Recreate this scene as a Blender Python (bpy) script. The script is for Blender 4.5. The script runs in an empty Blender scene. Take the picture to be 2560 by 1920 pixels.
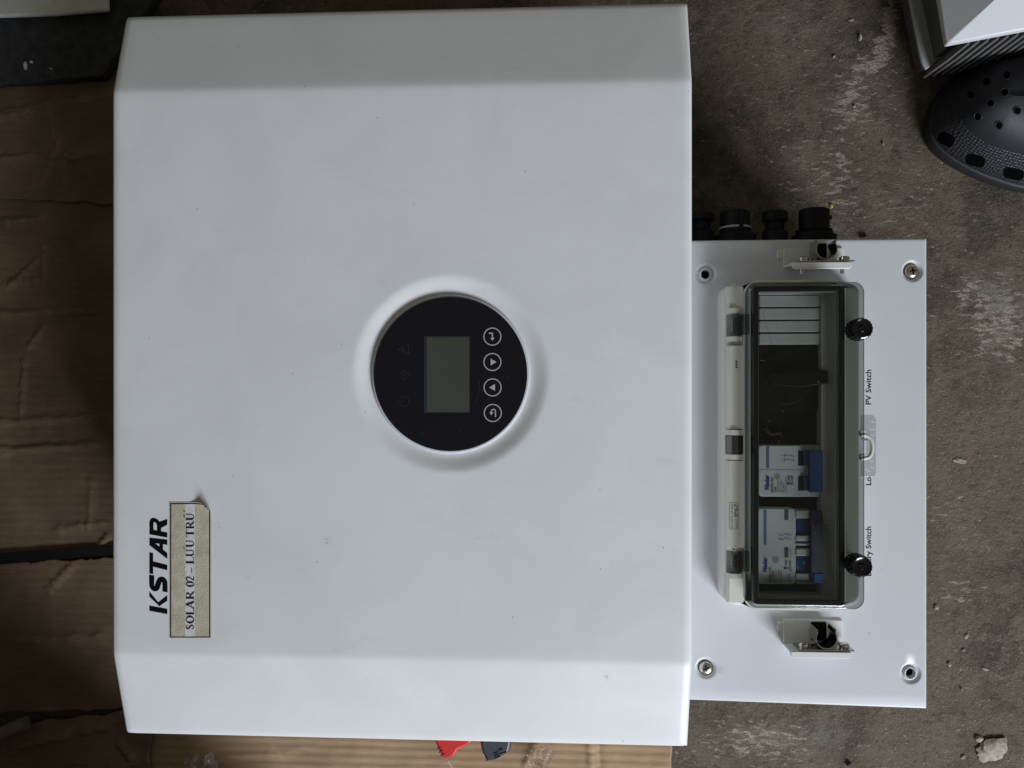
import bpy, bmesh, math, random
from mathutils import Vector, noise
from mathutils.bvhtree import BVHTree
random.seed(7)
SC = bpy.context.scene
COL = SC.collection
# ------------------------------------------------------------ camera, world, lamps, exposure
F, T, H = 1900.0, math.radians(2.9), 0.66        # focal length in photo pixels, tilt, height above the floor
cd = bpy.data.cameras.new('camera'); cam = bpy.data.objects.new('camera', cd); COL.objects.link(cam)
cam.location = (0, 0, H); cam.rotation_euler = (0, T, 0)
cd.sensor_width = 36; cd.lens = F / 2560 * 36; cd.clip_start = 0.01; cd.clip_end = 50
SC.camera = cam
W = bpy.data.worlds.new('World'); SC.world = W; W.use_nodes = True
W.node_tree.nodes['Background'].inputs[0].default_value = (1.0, 0.94, 0.72, 1)
W.node_tree.nodes['Background'].inputs[1].default_value = 0.13
def area(name, loc, target, sx, sy, power, col):
    l = bpy.data.lights.new(name, 'AREA'); l.shape = 'RECTANGLE'; l.size = sx; l.size_y = sy
    l.energy = power; l.color = col
    o = bpy.data.objects.new(name, l); COL.objects.link(o); o.location = loc
    o.rotation_euler = (Vector(target) - Vector(loc)).to_track_quat('-Z', 'Y').to_euler()
    return o
area('doorway_light', (1.32, -1.85, 1.30), (0.0, 0, 0.17), 1.1, 0.7, 82, (0.86, 0.91, 1.0))
SC.view_settings.view_transform = 'Standard'; SC.view_settings.look = 'None'
SC.view_settings.gamma = 1; SC.view_settings.exposure = 0.0; SC.view_settings.use_curve_mapping = False
SC.render.engine = 'CYCLES'
try: SC.cycles.transparent_max_bounces = 24
except Exception: pass

# ------------------------------------------------------------ helpers
def P(px, py, z):
    """world XY of the point at height z that the photo shows at (px, py)"""
    x, y = (px - 1280) / F, -(py - 960) / F
    dx = x * math.cos(T) - math.sin(T); dz = -x * math.sin(T) - math.cos(T)
    t = (z - H) / dz
    return Vector((dx * t, y * t))
def P3(px, py, z):
    v = P(px, py, z); return (v.x, v.y, z)
def m_px(z): return (H - z) / F                  # metres per photo pixel at height z
ORG = {}
def tag(o, label=None, cat=None, group=None, kind=None):
    if label: o['label'] = label
    if cat: o['category'] = cat
    if group: o['group'] = group
    if kind: o['kind'] = kind
    return o
def thing(name, loc, label, cat, group=None):
    o = bpy.data.objects.new(name, None); COL.objects.link(o); o.location = loc; o.empty_display_size = .02
    ORG[o.name] = Vector(loc)
    return tag(o, label, cat, group)
def obj(name, geo, m, parent=None, smooth=True, ang=35, bevel=0, seg=2, label=None, mats=None, fm=None):
    verts, faces = geo
    org = ORG.get(parent.name, Vector((0, 0, 0))) if parent else None
    if parent is None:                            # origin at the base of the thing
        xs = [v[0] for v in verts]; ys = [v[1] for v in verts]; zs = [v[2] for v in verts]
        org = Vector(((min(xs)+max(xs))/2, (min(ys)+max(ys))/2, min(zs)))
    me = bpy.data.meshes.new(name)
    me.from_pydata([tuple(Vector(v) - org) for v in verts], [], faces)
    bm = bmesh.new(); bm.from_mesh(me); bmesh.ops.recalc_face_normals(bm, faces=bm.faces); bm.to_mesh(me); bm.free()
    for mm in (mats or [m]): me.materials.append(mm)
    if fm:
        for p, i in zip(me.polygons, fm): p.material_index = i
    if smooth:
        for p in me.polygons: p.use_smooth = True
        me.set_sharp_from_angle(angle=math.radians(ang))
    o = bpy.data.objects.new(name, me); COL.objects.link(o)
    if parent: o.parent = parent; ORG[o.name] = org
    else: o.location = org; ORG[o.name] = org
    if bevel:
        b = o.modifiers.new('bevel', 'BEVEL'); b.width = bevel; b.segments = seg; b.limit_method = 'ANGLE'; b.angle_limit = math.radians(40)
    if label: o['label'] = label
    return o
def join(*gs):
    V, Fc = [], []
    for v, f in gs:
        n = len(V); V += list(v); Fc += [tuple(i + n for i in q) for q in f]
    return V, Fc
def prism(poly, z0, z1):
    n = len(poly)
    v = [(p[0], p[1], z0) for p in poly] + [(p[0], p[1], z1) for p in poly]
    f = [tuple(range(n))[::-1], tuple(range(n, 2*n))] + [(i, (i+1) % n, n+(i+1) % n, n+i) for i in range(n)]
    return v, f
def flat(poly, z): return [(p[0], p[1], z) for p in poly], [tuple(range(len(poly)))]
def loft(rings, cap0=True, cap1=True):
    n = len(rings[0]); v = [p for r in rings for p in r]; f = []
    for k in range(len(rings)-1):
        for i in range(n):
            j = (i+1) % n; f.append((k*n+i, k*n+j, (k+1)*n+j, (k+1)*n+i))
    if cap0: f.append(tuple(range(n))[::-1])
    if cap1: f.append(tuple(range((len(rings)-1)*n, len(rings)*n)))
    return v, f
def ringprism(outer, inner, z0, z1):
    return loft([[(p[0], p[1], z0) for p in outer], [(p[0], p[1], z1) for p in outer],
                 [(p[0], p[1], z1) for p in inner], [(p[0], p[1], z0) for p in inner],
                 [(p[0], p[1], z0) for p in outer]], False, False)
def rrect(x0, y0, x1, y1, r, n=7):
    if x0 > x1: x0, x1 = x1, x0
    if y0 > y1: y0, y1 = y1, y0
    out = []
    for cx, cy, a in ((x1-r, y1-r, 0), (x0+r, y1-r, 90), (x0+r, y0+r, 180), (x1-r, y0+r, 270)):
        for k in range(n+1):
            t = math.radians(a + 90*k/n); out.append((cx + r*math.cos(t), cy + r*math.sin(t)))
    return out
def box_px(x0, y0, x1, y1, z):
    a, b, c, d = P(x0, y0, z), P(x0, y1, z), P(x1, y0, z), P(x1, y1, z)
    return (a.x+b.x)/2, (b.y+d.y)/2, (c.x+d.x)/2, (a.y+c.y)/2
def rr_px(x0, y0, x1, y1, z, rpx, n=7):
    q = box_px(x0, y0, x1, y1, z); return rrect(*q, rpx * m_px(z), n)
def poly_px(pts, z): return [tuple(P(x, y, z)) for x, y in pts]
def circle(c, r, n=40, a0=0): return [(c[0] + r*math.cos(a0+2*math.pi*i/n), c[1] + r*math.sin(a0+2*math.pi*i/n)) for i in range(n)]
def lathe(c, prof, n=40):
    rings = [[(c[0]+r*math.cos(2*math.pi*i/n), c[1]+r*math.sin(2*math.pi*i/n), z) for i in range(n)] for r, z in prof]
    return loft(rings)
def lathe_y(c, prof, n=28, squash=1):
    """revolved about an axis parallel to Y; prof = (radius, y)"""
    rings = [[(c[0]+r*math.cos(2*math.pi*i/n), y, c[1]+squash*r*math.sin(2*math.pi*i/n)) for i in range(n)] for r, y in prof]
    return loft(rings)
def tube(path, r, n=10):
    rings = []; m = len(path)
    for k in range(m):
        a = Vector(path[max(0, k-1)]); b = Vector(path[min(m-1, k+1)]); d = (b-a).normalized()
        u = d.cross(Vector((0, 0, 1))); u = u.normalized() if u.length > 1e-4 else Vector((1, 0, 0)); w = d.cross(u)
        rr = r[k] if isinstance(r, (list, tuple)) else r
        rings.append([tuple(Vector(path[k]) + rr*(u*math.cos(2*math.pi*i/n) + w*math.sin(2*math.pi*i/n))) for i in range(n)])
    return loft(rings)
def ribbon(pts, w, z, closed=False, mp=None):
    """flat mitred stroke of width w (number or list) through 2D points, mapped by mp to XY"""
    n = len(pts); v = []; f = []
    for i, p in enumerate(pts):
        a = pts[(i-1) % n] if (closed or i > 0) else p; b = pts[(i+1) % n] if (closed or i < n-1) else p
        d1 = Vector(p)-Vector(a); d2 = Vector(b)-Vector(p)
        d1 = d1.normalized() if d1.length > 1e-9 else d2.normalized(); d2 = d2.normalized() if d2.length > 1e-9 else d1
        t = (d1+d2); t = t.normalized() if t.length > 1e-6 else d1
        nn = Vector((-t.y, t.x)); c = max(.45, nn.dot(Vector((-d1.y, d1.x))))
        ww = (w[i] if isinstance(w, (list, tuple)) else w) / 2 / c
        for s in (1, -1):
            q = Vector(p) + nn*ww*s; q = mp(q.x, q.y) if mp else q
            v.append((q[0], q[1], z))
    for i in range(n if closed else n-1):
        j = (i+1) % n; f.append((2*i, 2*i+1, 2*j+1, 2*j))
    return v, f
def catmull(pts, n=6, closed=True):
    out = []; m = len(pts)
    for i in range(m if closed else m-1):
        p = [Vector(pts[(i+k) % m]) if closed else Vector(pts[min(max(i+k, 0), m-1)]) for k in (-1, 0, 1, 2)]
        for k in range(n):
            t = k/n
            out.append(.5*((2*p[1]) + (p[2]-p[0])*t + (2*p[0]-5*p[1]+4*p[2]-p[3])*t*t + (3*p[1]-p[0]-3*p[2]+p[3])*t**3))
    if not closed: out.append(Vector(pts[-1]))
    return out
def text_geo(s, bold=0.0, res=3):
    cu = bpy.data.curves.new('t', 'FONT'); cu.body = s; cu.resolution_u = res; cu.offset = bold
    o = bpy.data.objects.new('t', cu); COL.objects.link(o)
    dg = bpy.context.evaluated_depsgraph_get(); me = bpy.data.meshes.new_from_object(o.evaluated_get(dg))
    v = [(p.co.x, p.co.y) for p in me.vertices]; f = [tuple(p.vertices) for p in me.polygons]
    bpy.data.objects.remove(o); bpy.data.curves.remove(cu); bpy.data.meshes.remove(me)
    return v, f
def text_up(s, xb, y0, y1, cap, z, bold=0.0, res=2):
    """lettering that reads upwards in the photo: baseline at x = xb, from y0 up to y1, capitals cap pixels tall"""
    v, f = text_geo(s, bold, res); hv, _ = text_geo('H', bold, 1)
    ch = max(p[1] for p in hv); a = min(p[0] for p in v); b = max(p[0] for p in v)
    out = []
    for u, w in v:
        q = P(xb - w/ch*cap, y0 + (u-a)/(b-a)*(y1-y0), z); out.append((q.x, q.y, z))
    return out, f
def sstep(a, b, x):
    t = min(1, max(0, (x-a)/(b-a))); return t*t*(3-2*t)
def lines(a, b, extra, step, fine):
    """grid lines from a to b: coarse step, fine lines inside each (lo, hi) of extra"""
    s = {a, b}; x = a
    while x < b: s.add(x); x += step
    for lo, hi in extra:
        x = lo
        while x < hi:
            if a < x < b: s.add(x)
            x += fine
    s = sorted(s); out = [s[0]]
    for x in s[1:]:
        if x - out[-1] > fine*.45: out.append(x)
    out[-1] = b
    return out
def field(xs, ys, zf, skirt):
    nx, ny = len(xs), len(ys); v = [(x, y, zf(x, y)) for y in ys for x in xs]; f = []
    for j in range(ny-1):
        for i in range(nx-1): f.append((j*nx+i, j*nx+i+1, (j+1)*nx+i+1, (j+1)*nx+i))
    per = [i for i in range(nx)] + [j*nx+nx-1 for j in range(1, ny)] + [(ny-1)*nx+i for i in range(nx-2, -1, -1)] + [j*nx for j in range(ny-2, 0, -1)]
    b = len(v); v += [(v[i][0], v[i][1], skirt) for i in per]
    for k in range(len(per)):
        l = (k+1) % len(per); f.append((per[k], b+k, b+l, per[l]))
    f.append(tuple(range(b, b+len(per)))[::-1])
    return v, f

# ------------------------------------------------------------ materials
def nt(m): return m.node_tree.nodes, m.node_tree.links
def mat(name, col, rough=.5, metal=0, coat=0, var=0, vscale=8, bump=0, bscale=200, spec=.5, col2=None):
    m = bpy.data.materials.new(name); m.use_nodes = True; N, L = nt(m); b = N['Principled BSDF']
    b.inputs['Base Color'].default_value = (*col, 1); b.inputs['Roughness'].default_value = rough
    b.inputs['Metallic'].default_value = metal; b.inputs['Coat Weight'].default_value = coat
    b.inputs['Specular IOR Level'].default_value = spec
    tc = N.new('ShaderNodeNewGeometry')
    if var or col2:
        n = N.new('ShaderNodeTexNoise'); n.inputs['Scale'].default_value = vscale; n.inputs['Detail'].default_value = 6
        L.new(tc.outputs['Position'], n.inputs['Vector'])
        r = N.new('ShaderNodeValToRGB'); r.color_ramp.elements[0].position = .35; r.color_ramp.elements[1].position = .68
        c2 = col2 or tuple(min(1, c*(1+var)) for c in col); c1 = col if col2 else tuple(c*(1-var) for c in col)
        r.color_ramp.elements[0].color = (*c1, 1); r.color_ramp.elements[1].color = (*c2, 1)
        L.new(n.outputs[0], r.inputs[0]); L.new(r.outputs[0], b.inputs['Base Color'])
    if bump:
        n = N.new('ShaderNodeTexNoise'); n.inputs['Scale'].default_value = bscale; n.inputs['Detail'].default_value = 3
        L.new(tc.outputs['Position'], n.inputs['Vector'])
        bu = N.new('ShaderNodeBump'); bu.inputs['Strength'].default_value = bump; bu.inputs['Distance'].default_value = .0005
        L.new(n.outputs[0], bu.inputs['Height']); L.new(bu.outputs[0], b.inputs['Normal'])
    return m
def mathn(N, L, op, a, b=None, c=None):
    n = N.new('ShaderNodeMath'); n.operation = op
    for i, x in enumerate((a, b, c)):
        if x is None: continue
        if isinstance(x, (int, float)): n.inputs[i].default_value = x
        else: L.new(x, n.inputs[i])
    return n.outputs[0]
def mixc(N, L, fac, a, b):
    n = N.new('ShaderNodeMix'); n.data_type = 'RGBA'
    if isinstance(fac, (int, float)): n.inputs[0].default_value = fac
    else: L.new(fac, n.inputs[0])
    for i, x in ((6, a), (7, b)):
        if isinstance(x, tuple): n.inputs[i].default_value = (*x, 1)
        else: L.new(x, n.inputs[i])
    return n.outputs[2]
def noise_n(N, L, vec, scale, detail=5, rough=.55, dist=0):
    n = N.new('ShaderNodeTexNoise'); n.inputs['Scale'].default_value = scale; n.inputs['Detail'].default_value = detail
    n.inputs['Roughness'].default_value = rough; n.inputs['Distortion'].default_value = dist
    L.new(vec, n.inputs['Vector']); return n.outputs[0]
def ramp(N, L, x, a, b):
    n = N.new('ShaderNodeMapRange'); n.interpolation_type = 'SMOOTHSTEP'; L.new(x, n.inputs[0])
    n.inputs[1].default_value = a; n.inputs[2].default_value = b; return n.outputs[0]
def blob(N, L, vec, c, rx, ry):
    """1 inside an ellipse round the world point c, 0 outside"""
    s = N.new('ShaderNodeVectorMath'); s.operation = 'SUBTRACT'; L.new(vec, s.inputs[0]); s.inputs[1].default_value = (*c, 0)
    d = N.new('ShaderNodeVectorMath'); d.operation = 'MULTIPLY'; L.new(s.outputs[0], d.inputs[0]); d.inputs[1].default_value = (1/rx, 1/ry, 0)
    l = N.new('ShaderNodeVectorMath'); l.operation = 'LENGTH'; L.new(d.outputs[0], l.inputs[0])
    return ramp(N, L, l.outputs['Value'], 1.0, 0.0)

def white_paint(name, col, rough, dirt=1.0):
    m = bpy.data.materials.new(name); m.use_nodes = True; N, L = nt(m); b = N['Principled BSDF']
    g = N.new('ShaderNodeNewGeometry').outputs['Position']
    big = noise_n(N, L, g, 14, 7, .62, .8)
    c = mixc(N, L, ramp(N, L, big, .3, .7), tuple(x*(1-.07*dirt) for x in col), col)
    v = N.new('ShaderNodeTexVoronoi'); v.inputs['Scale'].default_value = 130; L.new(g, v.inputs['Vector'])      # small specks of grit
    spot = ramp(N, L, v.outputs['Distance'], .085, .05)
    sep = N.new('ShaderNodeSeparateColor'); L.new(v.outputs['Color'], sep.inputs[0])
    keep = mathn(N, L, 'GREATER_THAN', sep.outputs[0], .94)
    c = mixc(N, L, mathn(N, L, 'MULTIPLY', mathn(N, L, 'MULTIPLY', spot, keep), .5), c, (.14, .13, .12))
    mp = N.new('ShaderNodeMapping'); mp.inputs['Rotation'].default_value = (0, 0, .6); mp.inputs['Scale'].default_value = (26, 90, 30); L.new(g, mp.inputs[0])
    sc = noise_n(N, L, mp.outputs[0], 1.0, 6, .7)                                                             # faint scuffs
    c = mixc(N, L, mathn(N, L, 'MULTIPLY', ramp(N, L, sc, .62, .78), .22*dirt), c, (.35, .35, .34))
    for (px, py, r) in ((818, 1355, .006), (618, 1442, .004), (548, 1315, .0035), (1520, 1695, .005)):
        q = P(px, py, .19); k = mathn(N, L, 'MULTIPLY', blob(N, L, g, (q.x, q.y), r*.7, r), ramp(N, L, noise_n(N, L, g, 900, 3), .5, .62))
        c = mixc(N, L, mathn(N, L, 'MULTIPLY', k, .5), c, (.2, .2, .2))
    L.new(c, b.inputs['Base Color'])
    b.inputs['Roughness'].default_value = rough; b.inputs['Specular IOR Level'].default_value = .45
    bu = N.new('ShaderNodeBump'); bu.inputs['Strength'].default_value = .10; bu.inputs['Distance'].default_value = .0002
    L.new(noise_n(N, L, g, 900, 2), bu.inputs['Height']); L.new(bu.outputs[0], b.inputs['Normal'])
    return m
def tinted(name, col, fac=.035, rough=.03, film=0.0, filmcol=(.5, .5, .5)):
    m = bpy.data.materials.new(name); m.use_nodes = True; N, L = nt(m); N.remove(N['Principled BSDF'])
    out = [x for x in N if x.type == 'OUTPUT_MATERIAL'][0]
    t = N.new('ShaderNodeBsdfTransparent'); t.inputs[0].default_value = (*col, 1)
    gl = N.new('ShaderNodeBsdfGlossy'); gl.inputs['Roughness'].default_value = rough
    g = N.new('ShaderNodeNewGeometry'); dt = N.new('ShaderNodeVectorMath'); dt.operation = 'DOT_PRODUCT'
    L.new(g.outputs['Normal'], dt.inputs[0]); L.new(g.outputs['Incoming'], dt.inputs[1])
    c1 = mathn(N, L, 'SUBTRACT', 1.0, mathn(N, L, 'ABSOLUTE', dt.outputs['Value']))
    fr = mathn(N, L, 'ADD', mathn(N, L, 'MULTIPLY', mathn(N, L, 'POWER', c1, 5), .9), fac)
    mx = N.new('ShaderNodeMixShader'); L.new(fr, mx.inputs[0])
    base = t.outputs[0]
    if film:
        df = N.new('ShaderNodeBsdfDiffuse'); df.inputs[0].default_value = (*filmcol, 1)
        m2 = N.new('ShaderNodeMixShader'); m2.inputs[0].default_value = film; L.new(base, m2.inputs[1]); L.new(df.outputs[0], m2.inputs[2]); base = m2.outputs[0]
    L.new(base, mx.inputs[1]); L.new(gl.outputs[0], mx.inputs[2]); L.new(mx.outputs[0], out.inputs[0])
    return m
def concrete():
    m = bpy.data.materials.new('old_concrete'); m.use_nodes = True; N, L = nt(m); b = N['Principled BSDF']
    g = N.new('ShaderNodeNewGeometry').outputs['Position']
    n1 = noise_n(N, L, g, 8, 9, .68, .6); n2 = noise_n(N, L, g, 34, 8, .65, .3); n3 = noise_n(N, L, g, 160, 6, .7); n4 = noise_n(N, L, g, 620, 4, .7)
    c = mixc(N, L, ramp(N, L, n1, .36, .64), (.050, .045, .030), (.128, .098, .068))
    c = mixc(N, L, mathn(N, L, 'MULTIPLY', ramp(N, L, n2, .44, .62), .65), c, (.146, .119, .084))
    c = mixc(N, L, mathn(N, L, 'MULTIPLY', ramp(N, L, n3, .48, .34), .55), c, (.030, .025, .018))
    c = mixc(N, L, mathn(N, L, 'MULTIPLY', ramp(N, L, n4, .56, .66), .60), c, (.30, .25, .195))
    # worn pale patches
    mp = N.new('ShaderNodeMapping'); mp.inputs['Rotation'].default_value = (0, 0, .45); mp.inputs['Scale'].default_value = (.38, 1, 1); L.new(g, mp.inputs[0])
    w = noise_n(N, L, mp.outputs[0], 230, 8, .72, .25); wear = None
    for (px, py, rx, ry, s) in ((2225, 60, .012, .035, 1.3), (2205, 130, .014, .03, 1.3), (2180, 165, .03, .02, 1), (2130, 250, .03, .05, .8), (2100, 430, .03, .06, .55), (2500, 800, .045, .06, .85), (1900, 1850, .08, .03, .7),
                                (2430, 740, .03, .03, .7), (2360, 1280, .03, .03, .4), (2400, 1480, .03, .02, .5), (2230, 520, .05, .03, .35), (1980, 420, .03, .07, .25)):
        q = P(px, py, 0); k = mathn(N, L, 'MULTIPLY', blob(N, L, g, (q.x, q.y), rx, ry), s)
        wear = k if wear is None else mathn(N, L, 'MAXIMUM', wear, k)
    th = mathn(N, L, 'SUBTRACT', mathn(N, L, 'ADD', w, mathn(N, L, 'MULTIPLY', wear, .19)), 0)
    wf = mathn(N, L, 'MULTIPLY', ramp(N, L, th, .57, .68), ramp(N, L, n4, .30, .52))
    c = mixc(N, L, mathn(N, L, 'MULTIPLY', wf, .8), c, (.42, .35, .285))
    m2 = N.new('ShaderNodeMapping'); m2.inputs['Rotation'].default_value = (0, 0, -.9); m2.inputs['Scale'].default_value = (.35, 1, 1); L.new(g, m2.inputs[0])
    stq = noise_n(N, L, m2.outputs[0], 420, 5, .7, .3); stf = mathn(N, L, 'MULTIPLY', ramp(N, L, stq, .57, .70), ramp(N, L, n2, .40, .60))
    c = mixc(N, L, mathn(N, L, 'MULTIPLY', stf, .55), c, (.27, .225, .17))
    pale = None
    for (px, py, rx, ry, sss) in ((2510, 790, .030, .050, 1), (2470, 720, .03, .02, .6), (2010, 1840, .06, .02, .5), (2250, 640, .02, .02, .5), (1990, 60, .05, .02, .35)):
        q = P(px, py, 0); k = mathn(N, L, 'MULTIPLY', blob(N, L, g, (q.x, q.y), rx, ry), sss); pale = k if pale is None else mathn(N, L, 'MAXIMUM', pale, k)
    pf = mathn(N, L, 'MULTIPLY', pale, ramp(N, L, noise_n(N, L, g, 55, 8, .7, .4), .42, .60))
    c = mixc(N, L, mathn(N, L, 'MULTIPLY', pf, .7), c, (.30, .29, .265))
    vo = N.new('ShaderNodeTexVoronoi'); vo.inputs['Scale'].default_value = 260; L.new(g, vo.inputs['Vector'])      # embedded grit
    sp = N.new('ShaderNodeSeparateColor'); L.new(vo.outputs['Color'], sp.inputs[0])
    gr = mathn(N, L, 'MULTIPLY', ramp(N, L, vo.outputs['Distance'], .24, .14), mathn(N, L, 'GREATER_THAN', sp.outputs[0], .93))
    c = mixc(N, L, mathn(N, L, 'MULTIPLY', gr, .7), c, (.34, .29, .23))
    pit = mathn(N, L, 'MULTIPLY', ramp(N, L, vo.outputs['Distance'], .26, .16), mathn(N, L, 'GREATER_THAN', sp.outputs[1], .95))
    c = mixc(N, L, mathn(N, L, 'MULTIPLY', pit, .55), c, (.015, .012, .009))
    # dark stains
    st = None
    for (px, py, r) in ((1955, 250, .013), (1850, 275, .011), (2240, 385, .012), (2130, 480, .01)):
        q = P(px, py, 0); k = blob(N, L, g, (q.x, q.y), r, r); st = k if st is None else mathn(N, L, 'MAXIMUM', st, k)
    c = mixc(N, L, mathn(N, L, 'MULTIPLY', mathn(N, L, 'MULTIPLY', st, ramp(N, L, n3, .62, .35)), .8), c, (.03, .025, .02))
    L.new(c, b.inputs['Base Color']); b.inputs['Roughness'].default_value = .82; b.inputs['Specular IOR Level'].default_value = .3
    h = mathn(N, L, 'ADD', mathn(N, L, 'MULTIPLY', n2, 1.2), mathn(N, L, 'ADD', mathn(N, L, 'MULTIPLY', n3, .8), mathn(N, L, 'ADD', mathn(N, L, 'MULTIPLY', n4, .35), mathn(N, L, 'MULTIPLY', wf, .25))))
    bu = N.new('ShaderNodeBump'); bu.inputs['Strength'].default_value = .9; bu.inputs['Distance'].default_value = .0022
    L.new(h, bu.inputs['Height']); L.new(bu.outputs[0], b.inputs['Normal'])
    return m
def cardboard(name, col, corr=.5, stain=.3, cw=1.0):
    m = bpy.data.materials.new(name); m.use_nodes = True; N, L = nt(m); b = N['Principled BSDF']
    g = N.new('ShaderNodeNewGeometry').outputs['Position']
    n1 = noise_n(N, L, g, 14, 6, .6); n2 = noise_n(N, L, g, 500, 4, .7)
    mp = N.new('ShaderNodeMapping'); mp.inputs['Scale'].default_value = (40, 900, 1); L.new(g, mp.inputs[0]); fib = noise_n(N, L, mp.outputs[0], 1, 3)
    c = mixc(N, L, ramp(N, L, n1, .3, .7), tuple(x*(1-stain) for x in col), col)
    c = mixc(N, L, mathn(N, L, 'MULTIPLY', ramp(N, L, n2, .35, .7), .25), c, tuple(x*.6 for x in col))
    c = mixc(N, L, mathn(N, L, 'MULTIPLY', ramp(N, L, fib, .45, .7), .18), c, tuple(min(1, x*1.5) for x in col))
    wv = N.new('ShaderNodeTexWave'); wv.bands_direction = 'Y'; wv.inputs['Scale'].default_value = 42; wv.inputs['Distortion'].default_value = 1.2
    wv.inputs['Detail'].default_value = 2; wv.inputs['Detail Scale'].default_value = .6; L.new(g, wv.inputs['Vector'])
    c = mixc(N, L, mathn(N, L, 'MULTIPLY', wv.outputs['Fac'], .14*corr*corr*2), c, tuple(x*.55 for x in col))
    at = N.new('ShaderNodeAttribute'); at.attribute_name = 'crease_light'  # folds painted paler, standing in for weak shading along them
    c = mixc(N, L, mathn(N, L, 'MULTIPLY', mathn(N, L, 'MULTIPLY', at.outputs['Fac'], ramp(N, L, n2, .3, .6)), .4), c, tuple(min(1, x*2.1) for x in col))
    L.new(c, b.inputs['Base Color']); b.inputs['Roughness'].default_value = .8; b.inputs['Specular IOR Level'].default_value = .25
    h = mathn(N, L, 'ADD', mathn(N, L, 'MULTIPLY', wv.outputs['Fac'], corr), mathn(N, L, 'ADD', mathn(N, L, 'MULTIPLY', n1, 1.6), mathn(N, L, 'MULTIPLY', fib, .25)))
    bu = N.new('ShaderNodeBump'); bu.inputs['Strength'].default_value = .6; bu.inputs['Distance'].default_value = .0012
    L.new(h, bu.inputs['Height']); L.new(bu.outputs[0], b.inputs['Normal'])
    return m
M = {}
M['cover'] = white_paint('white_powder_coat', (.75, .765, .775), .42)
M['panel'] = white_paint('white_panel_paint', (.585, .60, .63), .38, .5)
M['beige'] = mat('pale_grey_plastic', (.60, .60, .545), .42, bump=.15, bscale=1500)
M['bracket'] = mat('painted_bracket', (.66, .67, .65), .42)
M['blank'] = mat('pale_blank_plastic', (.62, .635, .61), .5, bump=.3, bscale=2500)
M['black'] = mat('black_plastic', (.004, .004, .005), .5, spec=.2)
M['blackm'] = mat('matt_black_plastic', (.005, .005, .007), .6, spec=.25)
M['void'] = mat('dark_opening', (.003, .003, .003), 1, spec=0)
M['knob'] = mat('glossy_black_plastic', (.004, .004, .005), .16)
M['cavity'] = mat('dark_tray', (.006, .005, .0045), .8, spec=.15)
M['glass'] = mat('black_display_glass', (.0065, .0060, .010), .30, spec=.35, bump=.05, bscale=300)
M['lcd'] = mat('lcd', (.056, .062, .048), .35, var=.05, vscale=20)
M['lcdedge'] = mat('lcd_border', (.022, .026, .034), .3)
M['print'] = mat('grey_print', (.42, .42, .41), .5)
M['dimprint'] = mat('unlit_print', (.0115, .0105, .014), .6)
M['faint'] = mat('faint_scratch', (.03, .03, .032), .5)
M['ink'] = mat('black_ink', (.004, .004, .005), .6, spec=.12)
M['greyink'] = mat('grey_ink', (.10, .10, .10), .6)
M['blueink'] = mat('blue_ink', (.03, .05, .30), .5)
M['bluegrey'] = mat('blue_grey_strip', (.14, .20, .36), .5)
M['steel'] = mat('bright_steel', (.62, .60, .56), .26, metal=1)
M['darksteel'] = mat('spring_steel', (.50, .48, .44), .2, metal=1)
M['body'] = mat('dark_housing', (.10, .10, .10), .5)
M['breaker'] = mat('breaker_shell', (.66, .69, .69), .5)
M['blue'] = mat('blue_toggle', (.022, .055, .165), .35)
M['bluelite'] = mat('light_blue_toggle', (.035, .11, .32), .35)
M['greenblack'] = mat('green_black_window', (.006, .02, .018), .4)
M['lid'] = tinted('smoked_polycarbonate', (.76, .777, .772))
M['flange'] = tinted('thick_smoked_polycarbonate', (.38, .415, .395))
M['tab'] = tinted('clear_polycarbonate', (.83, .85, .845), film=.10, filmcol=(.5, .52, .52))
M['hinge'] = tinted('smoked_hinge_plastic', (.60, .62, .63), film=.04, filmcol=(.03, .032, .035))
M['edge'] = mat('dark_lid_edge', (.006, .0065, .0075), .3, spec=.4)
M['lid_glint'] = mat('pale_lid_highlight', (.42, .45, .46), .2)
M['bead'] = mat('glossy_grey_bead', (.10, .115, .115), .12)
M['film'] = tinted('clear_film', (.93, .92, .90), rough=.12, film=.17, filmcol=(.6, .55, .48))
M['gasket'] = mat('rubber_gasket', (.010, .011, .013), .45)
M['conc'] = concrete()
M['card'] = cardboard('brown_cardboard', (.225, .155, .100), .22, .4)
M['card2'] = cardboard('tan_cardboard', (.40, .275, .165), .6, .25)
M['cardedge'] = mat('cardboard_tape', (.22, .16, .11), .4)
M['foamw'] = mat('white_foam', (.62, .64, .62), .9, var=.08, vscale=60, bump=.9, bscale=400)
M['foamb'] = mat('black_foam_sheet', (.034, .035, .040), .85, var=.35, vscale=120, bump=.9, bscale=500)
M['gap'] = mat('black_gap_fill', (.006, .006, .006), .5)
M['shoe'] = mat('charcoal_rubber', (.013, .014, .018), .6, bump=.35, bscale=260)
M['red'] = mat('red_plastic', (.55, .035, .035), .38)
M['gplug'] = mat('slate_plastic', (.045, .052, .068), .42)
M['paperchip'] = mat('plaster', (.33, .30, .24), .9, var=.25, vscale=300, bump=1, bscale=500)
M['stone'] = mat('grit', (.26, .235, .19), .85, var=.3, vscale=400)
M['stoned'] = mat('dark_grit', (.03, .025, .02), .85)
M['greybox'] = mat('grey_painted_aluminium', (.36, .37, .37), .6, bump=.3, bscale=1200)
M['whitebox'] = mat('light_painted_cover', (.62, .635, .66), .4)
M['pin'] = mat('dark_steel_pin', (.16, .155, .15), .25, metal=1)
M['fin'] = mat('heat_sink_fin', (.18, .18, .175), .5)

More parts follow.
